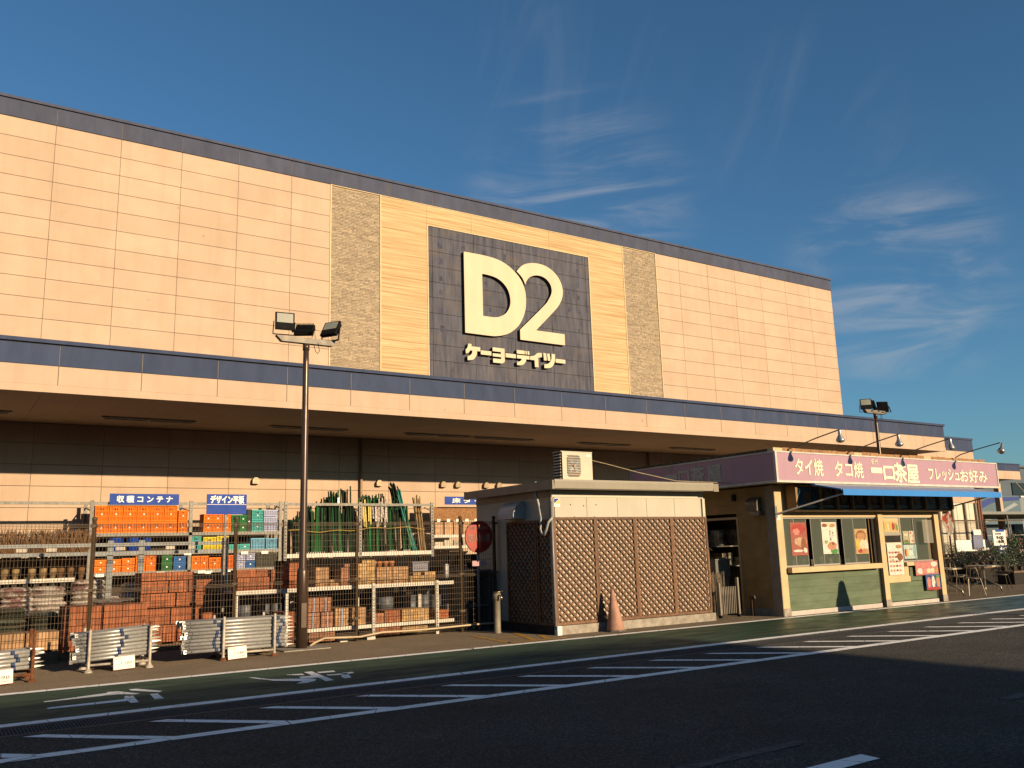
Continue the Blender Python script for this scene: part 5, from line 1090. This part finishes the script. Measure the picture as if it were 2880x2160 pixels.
# posters: flat printed food pictures made of shapes
def poster(lab, x0, x1, z0, z1, y, bgc, shapes, nm='poster', txt=None, dy=-.003):
    t = thing(nm, lab, 'poster'); w, h = x1-x0, z1-z0
    MB().box(x0, x1, y, y+.004, z0, z1).build('sheet', mat('print_%s' % '_'.join('%d' % int(v*99) for v in bgc), bgc, .5, .12, 14), t)
    for k, (cx, cz, rx, rz, col) in enumerate(shapes):
        n = 14; q = [(x0+w*cx+w*rx*math.cos(2*math.pi*i/n)*R.uniform(.86, 1.1), z0+h*cz+h*rz*math.sin(2*math.pi*i/n)*R.uniform(.86, 1.1)) for i in range(n)]
        MB().quad(*[(p[0], y-.002-.0006*k, p[1]) for p in q]).build('print', mat('ink_%s' % '_'.join('%d' % int(v*99) for v in col), col, .5, .25, 30), t, fix=False)
    for (s_, a, b_, c_, d_) in (txt or []): text(s_, m_ink, w*b_, h*d_, face_front(x0+w*a, y-.002-.0006*len(shapes)-.002, z0+h*c_), t, depth=.001)
    return t
RD, BR, TN, CR, YL, GN, WH, PK, BL = (.45, .04, .03), (.28, .09, .03), (.55, .28, .12), (.75, .66, .48), (.72, .50, .08), (.08, .30, .06), (.78, .75, .66), (.70, .25, .22), (.05, .10, .30)
poster('red banner poster of a fried fish snack in the left kiosk window', 15.60, 16.14, 1.24, 1.95, 12.845, (.38, .10, .07), [(.5, .8, .42, .16, RD), (.35, .72, .22, .1, PK), (.62, .40, .34, .17, TN), (.45, .42, .28, .12, (.6, .4, .25)), (.75, .35, .16, .2, BR), (.4, .14, .3, .04, WH), (.82, .15, .12, .08, WH)])
poster('white poster of octopus balls with green corner in the middle window', 16.65, 17.17, 1.25, 1.95, 12.845, WH, [(.22, .90, .2, .06, BR), (.72, .9, .24, .06, TN), (.5, .92, .12, .05, CR), (.75, .08, .25, .1, GN), (.62, .25, .33, .13, PK), (.58, .28, .24, .09, TN), (.68, .32, .1, .05, BR), (.25, .38, .12, .06, (.35, .45, .2))], txt=[('辛\nた\nこ\n焼', .48, .12, .42, .32), ('熱\n々', .68, .09, .55, .14)])
poster('pizza like pancake poster in the right kiosk window', 17.81, 18.28, 1.22, 1.79, 12.845, (.55, .38, .18), [(.5, .72, .42, .22, BR), (.5, .7, .36, .16, TN), (.25, .4, .22, .2, YL), (.6, .35, .28, .22, CR), (.85, .35, .14, .22, WH), (.35, .12, .2, .09, RD), (.7, .12, .24, .1, TN), (.2, .22, .12, .06, YL)])
# right bay
kb('bay_wall', m_kcream, 18.82, 19.55, 12.815, 12.86, .555, 2.05) ; kb('bay_wall', m_kcream, 19.55, 19.70, 12.81, 12.86, .555, .99); kb('bay_wall', m_kcream, 18.82, 19.72, 12.795, 12.812, .53, .66)
kb('counter_rail', m_kcream, 19.56, 20.80, 12.74, 12.86, .90, .985)
kb('mullion', m_alu, 19.50, 19.55, 12.80, 12.84, .99, 2.03); kb('mullion', m_alu, 18.88, 19.50, 12.80, 12.814, 1.63, 1.69); kb('mullion', m_alu, 20.08, 20.10, 12.82, 12.84, .99, 2.03)
kb('window_track', m_alu, 18.85, 20.85, 12.80, 12.84, 2.03, 2.06); p = kb('window', m_alu, 19.56, 20.80, 12.83, 12.85, .99, 1.02); MB().box(19.56, 20.75, 12.838, 12.844, 1.021, 2.029).build('pane', m_gl, p)
kb('hatch', m_dark, 18.88, 19.5, 12.806, 12.8135, 1.46, 1.62)
poster('row of drink pictures at the top of the right kiosk bay', 18.89, 19.44, 1.70, 1.96, 12.80, (.62, .48, .22), [(.12, .5, .08, .35, YL), (.3, .45, .08, .35, CR), (.48, .5, .08, .38, YL), (.65, .5, .09, .38, RD), (.82, .55, .08, .3, TN), (.92, .4, .06, .3, GN)])
poster('white menu sheet with rows of fried snacks, right kiosk bay', 18.90, 19.48, .70, 1.45, 12.785, WH, [(.15+.2*(k % 4), .08+.14*(k//4)+.06, .075, .035, (PK, TN, BR, PK)[k % 4]) for k in range(20)]+[(.80, .55, .17, .12, BR), (.78, .88, .18, .06, TN)], txt=[('から揚げ', .1, .3, .46, .03)])
poster('small green menu card taped in the right kiosk window, left one', 19.65, 19.88, 1.42, 1.72, 12.828, (.45, .42, .26), [(.5, .2, .4, .1, BR), (.5, .08, .5, .08, GN), (.5, .7, .4, .1, CR)])
poster('small white menu card taped in the right kiosk window, right one', 19.90, 20.12, 1.42, 1.72, 12.828, (.62, .58, .48), [(.3, .85, .14, .08, RD), (.7, .6, .14, .08, PK), (.6, .2, .3, .1, TN)])
poster('pale turquoise shaved ice price list in the right kiosk window', 19.62, 20.14, 1.06, 1.39, 12.828, (.50, .62, .58), [(.12, .45, .08, .3, RD), (.25, .4, .07, .3, YL), (.5, .5, .2, .3, WH), (.85, .5, .12, .4, (.25, .50, .55))], txt=[('かき氷', .4, .25, .6, .15)])
poster('pink edged poster of ice cream and drinks hanging at the kiosk corner, upper sheet', 19.86, 20.80, .66, .99, 12.73, (.55, .20, .18), [(.12, .75, .1, .2, PK), (.35, .7, .12, .22, PK), (.57, .7, .12, .22, PK), (.82, .75, .15, .2, WH), (.18, .3, .12, .22, WH), (.38, .3, .1, .2, PK), (.56, .3, .1, .2, CR), (.73, .3, .1, .2, CR), (.9, .3, .09, .2, TN)])
poster('blue poster with three parfait glasses hanging at the kiosk corner, lower sheet', 20.22, 20.82, .30, .67, 12.72, BL, [(.2, .45, .13, .4, PK), (.5, .5, .12, .42, WH), (.82, .5, .12, .42, TN), (.5, .08, .5, .1, RD), (.8, .85, .12, .1, GN)], txt=[('かき氷パフェ', .15, .55, .82, .1)])
tag(MB().box(20.3, 20.70, 12.70, 12.71, 1.42, 1.98).build('plastic_curtain', glass('clear_plastic_sheet', (.35, .34, .30), .2, .25)), 'crumpled clear plastic sheet hanging in the right kiosk window', 'plastic sheet')
# left wall fittings
hd2 = [(15.09-.17*math.sin(math.pi/2*i/5), 2.36+.16*math.cos(math.pi/2*i/5)) for i in range(6)]
MB().prism([(15.089, 2.22)]+hd2+[(14.92, 2.22)], 13.13, 13.45, 1).build('extract_hood', mat('greasy_metal_hood', (.28, .25, .20), .4, .3, 12, metal=.5), ki)
kb('grease_tray', mat('foil_wrap', (.40, .37, .32), .3, .4, 25, metal=.6), 14.93, 15.088, 13.08, 13.36, 2.12, 2.21)
kb('wall_speaker', m_dark, 15.03, 15.088, 13.86, 13.94, 2.48, 2.62); kb('awning_bracket', m_galv, 15.0, 15.07, 12.70, 12.76, 2.05, 2.30)
kb('sticker', m_white, 15.09, 15.2, 12.744, 12.749, 2.00, 2.10)
t = thing('wall_sink', 'grey steel sink hung outside the kiosk doorway', 'sink', (14.60, 14.15, .80)); MB().box(0, .46, 0, .45, 0, .38).build('tub', mat('sink_steel', (.24, .25, .24), .4, .1, metal=.6), t); MB().box(-.02, .48, -.02, .47, .381, .41).build('rim', m_galv, t); MB().tube([(.1, .4, .41), (.1, .4, .62), (.14, .3, .66), (.16, .22, .6)], .015, 6).build('tap', m_alu, t)
MB().box(.04, .1, .02, .08, -.8, 0).box(.36, .42, .02, .08, -.8, 0).build('leg', m_galv, t)
for i in range(10):
    t = tag(MB().box(15.35+(i % 5)*.17, 15.45+(i % 5)*.17+R.uniform(0, .05), 14.6+R.uniform(0, .8), 15.5, 1.05+(i//5)*.45, 1.2+(i//5)*.45+R.uniform(0, .25)).build('kitchen_utensil', mat('kitchen_clutter', (.42, .38, .30), .5, .5, 10, rnd=.9)), 'dark kitchen container on the shelves seen through the kiosk doorway', 'container', 'kitchen containers in the kiosk doorway')
kb('shelf', m_galv, 15.25, 16.28, 14.55, 15.6, 1.02, 1.045); kb('shelf', m_galv, 15.25, 16.28, 14.7, 15.6, 1.47, 1.495)
tag(MB().box(13.82, 14.02, 13.75, 13.79, .70, 1.42).build('cardboard_sheet', mat('cardboard_tan', (.55, .30, .11), .8, .1, 4)), 'tan cardboard sheet standing between cabin and kiosk', 'board')
b = MB()
for i in range(150):
    x = 14.1+R.uniform(0, .62); y = 14.0+R.uniform(0, .06); h = R.uniform(.72, .95); dx = R.uniform(-.04, .07); w = .004; b.quad((x-w, y, 0), (x+w, y, 0), (x+dx+w, y, h), (x+dx-w, y, h))
bf = thing('brushwood_screen', 'weathered grey brushwood screen between cabin and kiosk', 'screen'); stuff(b.build('twigs', mat('grey_brushwood', (.20, .16, .12), .9, .3, 30, island=.5), bf, fix=False)); MB().box(14.1, 14.75, 14.07, 14.09, 0, .88).build('backing', mat('brushwood_back', (.09, .07, .05), .9), bf)
ag = thing('folding_gate', 'folded silver accordion gate on castors between cabin and kiosk', 'gate', (14.02, 13.55, 0))
for i in range(9): MB().bar((.06+i*.052, 0, .08), (.085+i*.052, 0, .64), .014, .02).build('bar', mat('worn_alu', (.42, .38, .32), .4, .1, metal=.6), ag); MB().bar((.085+i*.052, .02, .08), (.06+i*.052, .02, .64), .012, .01).build('bar', MATS['worn_alu'], ag)
for x in (0, .56): MB().box(x, x+.04, -.02, .04, .05, .72 if x == 0 else .82).build('end_post', MATS['worn_alu'], ag); MB().tube([(x+.02, -.03, .03), (x+.02, .05, .03)], .03, 10).build('castor', m_black, ag)
tap = thing('short_tap_post', 'short dark water tap post against the kiosk side wall', 'tap', (14.9, 13.45, 0)); MB().box(-.03, .03, -.03, .03, 0, .42).build('post', m_brown, tap); MB().tube([(0, 0, .4), (0, -.08, .42), (0, -.1, .36)], .015, 6).build('spout', m_galv, tap)
# flag / furled umbrella at the kiosk corner
fl = thing('shop_flag', 'limp white and red ice flag hanging from the right kiosk post', 'flag')
MB().tube([(21.1, 12.7, 2.22), (21.75, 12.62, 2.28)], .012, 6).build('pole', m_alu, fl)
b = MB(); P0 = [[(21.18+.32*u-.0*v, 12.66+.05*math.sin(u*9+v*3), 2.18-(.62-.38*abs(u-.62))*v) for u in [i/10 for i in range(11)]] for v in [j/8 for j in range(9)]]
for j in range(8):
    for i in range(10): b.quad(P0[j][i], P0[j][i+1], P0[j+1][i+1], P0[j+1][i])
b.build('cloth', mat('printed_flag_cloth', (.52, .48, .42), .8, .2, 5, col2=(.45, .08, .05), lo=.5, hi=.55), fl, fix=False)

# ================================================================= RIGHT SIDE YARD
f2 = thing('yard_fence', 'brown mesh fence behind the tables right of the kiosk', 'fence')
X2 = [23.0, 25.2, 27.4, 29.6, 31.8, 34.3]
for a, b_ in zip(X2, X2[1:]): wire_bay(a, b_, 18.8, 2.2, px=.07, w=.006).build('mesh_panel', m_brown, f2, fix=False)
for x in X2: obj('post', pmesh, f2, (x, 18.85, 0))
bn = thing('white_banner', 'long white cloth banner tied to the mesh fence', 'banner'); MB().box(31.9, 34.2, 18.70, 18.72, 1.03, 1.44).build('cloth', m_white, bn)
tag(MB().box(32.95, 33.6, 18.62, 18.69, 1.10, 1.76).build('blue_notice', mat('grey_blue_notice', (.20, .22, .34), .6)), 'grey blue notice board hung over the white banner', 'notice')
tag(MB().box(32.95, 33.45, 18.58, 18.615, 1.62, 1.82).build('white_notice', m_white), 'small white notice sheet above the grey blue board', 'notice')
hs = thing('opening_hours_sign', 'white and navy opening hours sign with an arrow on a post', 'sign')
MB().box(33.95, 34.85, 18.40, 18.43, 1.20, 1.78).build('board', m_white, hs); MB().box(34.15, 34.75, 18.38, 18.399, 1.72, 1.80).build('header', m_blueSign, hs); MB().box(34.18, 34.82, 18.39, 18.42, .85, 1.195).build('lower_board', mat('navy_board', (.02, .03, .12), .5), hs)
text('営業時間', m_ink, .42, .08, face_front(34.1, 18.395, 1.60), hs); text('9:00', m_ink, .5, .11, face_front(34.15, 18.392, 1.44), hs, bold=.01); text('~8:00', m_ink, .55, .11, face_front(34.12, 18.392, 1.29), hs, bold=.01)
plate('arrow', [[(34.28, 1.09), (34.42, 1.17), (34.42, 1.13), (34.74, 1.13), (34.74, 1.05), (34.42, 1.05), (34.42, 1.01)]], m_whiteL, .004, hs, face_front(0, 18.386, 0), smooth=False)
text('出入口', m_whiteL, .42, .06, face_front(34.28, 18.386, .91), hs); MB().tube([(34.4, 18.46, 0), (34.4, 18.46, 1.2)], .04, 8).build('post', m_galv, hs)
m_wht = mat('table_alu', (.42, .38, .30), .35, .1, metal=.7)
def cafe_table(x, y, lab, r=.45):
    t = thing('cafe_table', lab, 'table', (x, y, 0)); MB().lathe([(r, .70), (r, .725), (r-.02, .73)], seg=24).build('tabletop', m_wht, t); MB().tube([(0, 0, .22), (0, 0, .70)], .03, 8).build('stem', m_wht, t)
    for k in range(4):
        a = k*math.pi/2+.5; c_, s_ = math.cos(a), math.sin(a); MB().tube([(0, 0, .36), (.28*c_, .28*s_, .20), (.38*c_, .38*s_, .14), (.42*c_, .42*s_, 0)], .022, 8).build('leg', m_wht, t, smooth=True)
    return t
def cafe_chair(x, y, rz, lab):
    t = thing('cafe_chair', lab, 'chair', (x, y, 0), rz, 'wire chairs round the kiosk tables'); m = mat('dark_wire', (.16, .13, .09), .4, .1, metal=.6)
    MB().lathe([(.19, .43), (.19, .45), (.17, .455)], seg=16).build('seat', m, t)
    for sx in (-1, 1):
        MB().tube([(sx*.15, -.15, .44), (sx*.2, -.22, 0)], .009, 6).build('leg', m, t); MB().tube([(sx*.15, .15, .44), (sx*.21, .26, 0)], .009, 6).build('leg', m, t)
    MB().tube([(.19*math.cos(math.pi*i/12), .16+.04*math.sin(math.pi*i/12), .45+.42*math.sin(math.pi*i/12)**.6) for i in range(13)], .009, 6).build('backrest', m, t)
    MB().tube([(.11*math.cos(math.pi*i/10), .17, .45+.30*math.sin(math.pi*i/10)) for i in range(11)], .006, 5).build('back_loop', m, t)
cafe_table(25.35, 14.15, 'round metal table in the yard right of the kiosk'); cafe_table(23.05, 13.95, 'metal table partly hidden by the right kiosk post'); cafe_table(26.9, 17.2, 'farther metal table near the yard fence')
cafe_chair(26.15, 14.1, -1.3, 'wire chair at the right side of the round table'); cafe_chair(24.6, 14.5, 1.2, 'wire chair between the two tables'); cafe_chair(25.5, 14.95, .1, 'wire chair behind the round table'); cafe_chair(23.6, 13.5, 2.4, 'wire chair in front of the table by the kiosk post'); cafe_chair(24.3, 15.6, -.4, 'wire chair farther back before the fence'); cafe_chair(27.6, 16.9, -1.5, 'wire chair beside the farther table')
bs = thing('yard_bench', 'low slatted timber bench behind the kiosk tables', 'bench', (25.2, 16.6, 0))
for i in range(3): MB().box(0, 1.8, i*.12, i*.12+.1, .38, .41).build('slat', m_pal, bs)
for x in (.1, 1.6): MB().box(x, x+.08, .02, .32, 0, .379).build('leg', m_pal, bs)
# plants on staging beyond
m_leafs = [mat('leaf_a', (.035, .095, .02), .6, .2, 20, rnd=.2, island=.5), mat('leaf_b', (.07, .14, .03), .6, .2, 20, island=.5), mat('leaf_dark', (.018, .04, .012), .6, .2, 20, island=.5)]
def leafmesh(n, rx, ry, rz, m, seed, sz=.05):
    rr = random.Random(seed); b = MB()
    for i in range(n):
        d = Vector((rr.gauss(0, 1), rr.gauss(0, 1), rr.gauss(0, 1))).normalized()*rr.uniform(.35, 1)**.6; p = Vector((d.x*rx, d.y*ry, rz+d.z*rz)); a = Vector((rr.uniform(-1, 1), rr.uniform(-1, 1), rr.uniform(-.3, 1))).normalized()*sz*rr.uniform(.6, 1.3); c_ = a.orthogonal().normalized()*sz*.3
        b.quad(p, p+a*.5+c_, p+a, p+a*.5-c_)
    return b.mesh('leaves', m, fix=False)
lm = [leafmesh(260, .28, .25, .25, m_leafs[i], i+5) for i in range(3)]
m_flow = [mat('white_flower', (.70, .66, .60), .6), mat('red_flower', (.5, .02, .03), .6), mat('pink_flower', (.6, .3, .3), .6)]
fm = [leafmesh(60, .26, .22, .27, m_flow[i], i+50, .05) for i in range(3)]
stg = thing('plant_staging', 'low dark timber staging carrying rows of potted plants', 'staging')
for k, (x, y, w, z) in enumerate(((29.2, 15.3, 2.6, .42), (30.0, 17.3, 5, .5), (36, 19.6, 8, .6), (35.5, 22.5, 9, .7))): MB().box(x, x+w, y, y+.6, z-.05, z).build('top', m_pal, stg); MB().box(x+.02, x+w-.02, y+.03, y+.57, 0, z-.051).build('box', m_dark, stg)
PR = {(29.3, 15.6): 'on the nearest staging right of the tables', (30.2, 17.6): 'on the staging just before the yard fence', (36.2, 19.9): 'on the staging beyond the yard fence', (35.8, 22.8): 'on the farthest staging'}
for (x, y, w, z) in ((29.3, 15.6, 2.4, .42), (30.2, 17.6, 4.6, .5), (36.2, 19.9, 7.4, .6), (35.8, 22.8, 8.4, .7)):
    n = int(w/.42)
    for i in range(n):
        j = R.choice((0, 0, 1, 2)); fl_ = R.random() < .6
        t = thing('potted_plant', f'{ORD[i] if i < 14 else str(i+1)+chr(116)+chr(104)} small potted plant from the left, {PR[(x, y)]}', 'plant', (x+i*.42, y+R.uniform(-.05, .1), z), group='potted plants on the staging')
        s_ = R.uniform(.7, 1.25)
        MB().lathe([(.07, 0), (.09, .13), (.10, .15)], seg=10).build('pot', mat('dark_pot', (.05, .035, .03), .7), t)
        stuff(obj('leaves', lm[j], t, (0, 0, .08), None, (s_, s_, s_)))
        if fl_: stuff(obj('flowers', fm[R.choice((0, 0, 1, 2))], t, (0, 0, .08), None, (s_, s_, s_)))
for i, (x, y, s_, lab) in enumerate(((30.9, 15.9, 2.4, 'tall dark shrub behind the planter at the right edge'), (32.5, 16.4, 2.6, 'broad dark shrub at the right edge of the yard'), (31.5, 18.2, 1.5, 'bushy red leaved plant beside the white banner'), (38.5, 20.5, 2.4, 'mid green shrub beyond the opening hours sign'), (40.5, 21.0, 2.2, 'loose green shrub beyond the yard fence'))):
    t = thing('shrub', lab, 'shrub', (x, y, 0)); MB().tube([(0, 0, 0), (0, 0, .5*s_*.6)], .03, 6).build('trunk', m_pal, t); stuff(obj('leaves', leafmesh(900, .3*s_, .28*s_, .33*s_, m_leafs[2 if 'dark' in lab else i % 2], 90+i, .08), t, (0, 0, .1)))
    if 'red' in lab: stuff(obj('flowers', leafmesh(120, .28*s_, .26*s_, .33*s_, m_flow[1], 5, .06), t, (0, 0, .1)))
for k, (x, y) in enumerate(((45.5, 26.5), (50, 27), (56, 30), (62, 33))):
    t = thing('stock_shelf', ('nearest', 'second', 'third', 'farthest')[k]+' pale metal stock shelf in the distant open yard', 'shelf', (x, y, 0)); m = mat('pale_shelf', (.35, .32, .26), .6)
    for z in (.5, 1.05, 1.6): MB().box(0, 3.6, 0, .5, z, z+.04).build('deck', m, t)
    for xx in (0, 1.8, 3.55): MB().box(xx, xx+.05, 0, .05, 0, 1.9).build('upright', m, t)
    for j in range(14): MB().box(.1+(j % 7)*.5, .45+(j % 7)*.5, .05, .4, .541+.55*(j//7), .72+.55*(j//7)+R.uniform(-.05, .2)).build('goods', R.choice([m_white, m_dark, m_leafs[0], mat('goods_red', (.4, .06, .04), .6), m_conc]), t)
sh = thing('yard_shelter', 'long flat pale shelter roof on thin posts beyond the yard', 'shelter', (0, 0, 0)); MB().box(44.5, 75, 26, 33, 2.75, 2.9).build('roof', mat('shelter_roof', (.25, .26, .24), .7), sh); MB().box(34.3, 75, 22.0, 22.04, 2.25, 2.31).build('rail', m_brown, sh)
for x in (44.7, 50, 56, 62, 68): MB().tube([(x, 26.2, 0), (x, 26.2, 2.74)], .05, 8).build('post', m_galv, sh)
for x in (36.5, 40, 44): MB().tube([(x, 22.02, 0), (x, 22.02, 2.25)], .03, 8).build('post', m_brown, sh)
tag(MB().tube([(43.8, 22.3, 4.1), (44.6, 22.2, 3.4), (45.8, 22.1, 2.6), (48, 22, 1.6)], .02, 6).build('guy_rope', mat('pale_rope', (.40, .36, .25), .7)), 'pale guy rope slanting down at the right edge of the picture', 'rope')

# ================================================================= PEOPLE
def person(lab, loc, rz, pose, clothes, hair=(.03, .015, .01), scale=1):
    t = thing('person', lab, 'person', loc, rz)
    J = pose; names = list(J); me = bpy.data.meshes.new('body')
    E_ = [('hip', 'chest'), ('chest', 'neck'), ('neck', 'head'), ('head', 'crown'), ('chest', 'shl'), ('shl', 'ell'), ('ell', 'wrl'), ('wrl', 'hal'), ('chest', 'shr'), ('shr', 'elr'), ('elr', 'wrr'), ('wrr', 'har'), ('hip', 'hil'), ('hil', 'knl'), ('knl', 'anl'), ('anl', 'tol'), ('hip', 'hir'), ('hir', 'knr'), ('knr', 'anr'), ('anr', 'tor')]
    me.from_pydata([Vector(J[n][:3])*scale for n in names], [(names.index(a), names.index(b_)) for a, b_ in E_], [])
    o = bpy.data.objects.new('body', me); COL.objects.link(o); sk = o.modifiers.new('s', 'SKIN'); ss = o.modifiers.new('u', 'SUBSURF'); ss.levels = 2; ss.render_levels = 2
    for i, n in enumerate(names):
        r = J[n][3]*scale; me.skin_vertices[0].data[i].radius = (r, r*(.75 if n in ('hip', 'chest') else 1)); me.skin_vertices[0].data[i].use_root = n == 'hip'
    m2 = bpy.data.meshes.new_from_object(o.evaluated_get(bpy.context.evaluated_depsgraph_get())); bpy.data.objects.remove(o)
    m2.materials.clear()
    for m in clothes: m2.materials.append(m)
    hz__ = J['hip'][2]*scale; nz__ = J['neck'][2]*scale
    hd_ = Vector(J['head'][:3])*scale
    for p in m2.polygons:
        p.use_smooth = True; c_ = p.center
        hand = min((c_-Vector(J['hal'][:3])*scale).length, (c_-Vector(J['har'][:3])*scale).length) < .07*scale
        p.material_index = 2 if ((c_-hd_).length < .16*scale or hand) else (1 if c_.z < hz__-.03 else 0)
    bo = obj('body', m2, t)
    hb = MB(); c0 = Vector(J['head'][:3])*scale+Vector((0, .015, .03))*scale; ra = .115*scale
    for i in range(7):
        ph = math.pi*(.0+i/6*.62)
        for k in range(14): a = 2*math.pi*k/14; hb.v.append(tuple(c0+Vector((ra*math.sin(ph)*math.cos(a)*.92, ra*math.sin(ph)*math.sin(a), ra*math.cos(ph)*1.12-(.05*scale if i > 4 and math.sin(a) > -.2 else 0)))))
    for i in range(6):
        for k in range(14): hb.f.append((i*14+k, i*14+(k+1) % 14, (i+1)*14+(k+1) % 14, (i+1)*14+k))
    hb.build('hair', mat('hair_%d' % int(hair[0]*1000), hair, .5, .2, 40), t, smooth=True)
    fc = MB()
    for sx in (-.036, .036): fc.lathe([(.0, -.008), (.012, 0), (.0, .008)], (hd_.x+sx*scale, hd_.y-.098*scale, hd_.z+.01), 8)
    fc.box(hd_.x-.022*scale, hd_.x+.022*scale, hd_.y-.099*scale, hd_.y-.09*scale, hd_.z-.062*scale, hd_.z-.052*scale); fc.build('face', m_ink, t); MB().prism([(hd_.x-.012, hd_.z-.03), (hd_.x+.012, hd_.z-.03), (hd_.x, hd_.z+.015)], hd_.y-.122*scale, hd_.y-.09*scale, 1).build('nose', MATS['skin'], t)
    return t
m_skin = mat('skin', (.50, .28, .19), .6, .05)
STAND = dict(hip=(0, 0, .93, .13), chest=(0, 0, 1.28, .15), neck=(0, 0, 1.46, .055), head=(0, -.01, 1.58, .085), crown=(0, 0, 1.66, .075), shl=(.18, 0, 1.38, .06), ell=(.25, .02, 1.1, .045), wrl=(.26, -.08, .86, .032), hal=(.26, -.1, .77, .035), shr=(-.18, 0, 1.38, .06), elr=(-.25, .02, 1.1, .045), wrr=(-.26, -.08, .86, .032), har=(-.26, -.1, .77, .035),
             hil=(.09, 0, .86, .09), knl=(.11, -.01, .48, .062), anl=(.11, .02, .09, .042), tol=(.13, -.14, .04, .038), hir=(-.09, 0, .86, .09), knr=(-.11, -.01, .48, .062), anr=(-.11, .02, .09, .042), tor=(-.13, -.14, .04, .038))
BEND = dict(STAND); BEND.update(chest=(0, -.16, 1.24, .15), neck=(0, -.27, 1.38, .055), head=(0, -.35, 1.46, .085), crown=(0, -.38, 1.54, .075), shl=(.18, -.2, 1.3, .06), ell=(.22, -.32, 1.05, .045), wrl=(.14, -.5, .95, .032), hal=(.12, -.57, .92, .035), shr=(-.18, -.2, 1.3, .06), elr=(-.22, -.32, 1.05, .045), wrr=(-.14, -.5, .95, .032), har=(-.12, -.57, .92, .035))
m_coat = mat('dark_coat', (.02, .015, .015), .8, .2, 8); m_jean = mat('dark_trousers', (.02, .022, .03), .8, .2, 8)
person('person in a dark coat bending over the plants at the right edge', (45.6, 24.2, 0), -1.9, BEND, [m_coat, m_jean, m_skin], (.09, .035, .02), 1.03)
pz = person('person in a long hooded dark cape outside the frame, casting the shadow on the kiosk', (18.2, 8.75, 0), 2.9, STAND, [m_coat, m_jean, m_skin])
MB().lathe([(.02, 1.74), (.09, 1.70), (.13, 1.60), (.155, 1.48), (.20, 1.36), (.23, 1.2), (.25, .9), (.27, .45)], seg=18).build('hooded_cape', m_coat, pz, smooth=True)

# ================================================================= BUILDINGS BEHIND THE CAMERA (they cast the big shadow)
m_bd = mat('grey_render', (.34, .31, .27), .85, .08, 1)
ob = thing('opposite_building', 'long grey building behind the viewer that shades the road', 'building')
MB().prism([(-90, 0), (30, 0), (30, 6.4), (16.4, 6.4), (19.1, 8.45), (-90, 8.45)], -32, -20, 1).build('wall', m_bd, ob)
for i in range(20): MB().box(-70+i*4, -68+i*4, -20.0+.005, -19.93, 4, 5.6).build('window', MATS['dark_glass'], ob)
ob2 = thing('opposite_block', 'lower grey block behind the viewer right of the long building', 'building'); MB().box(21.5, 80, -34, -20.5, 0, 7.4).build('wall', m_bd, ob2)
for i in range(12): MB().box(21+i*4, 23+i*4, -20.495, -20.43, 3.6, 5.2).build('window', MATS['dark_glass'], ob2)
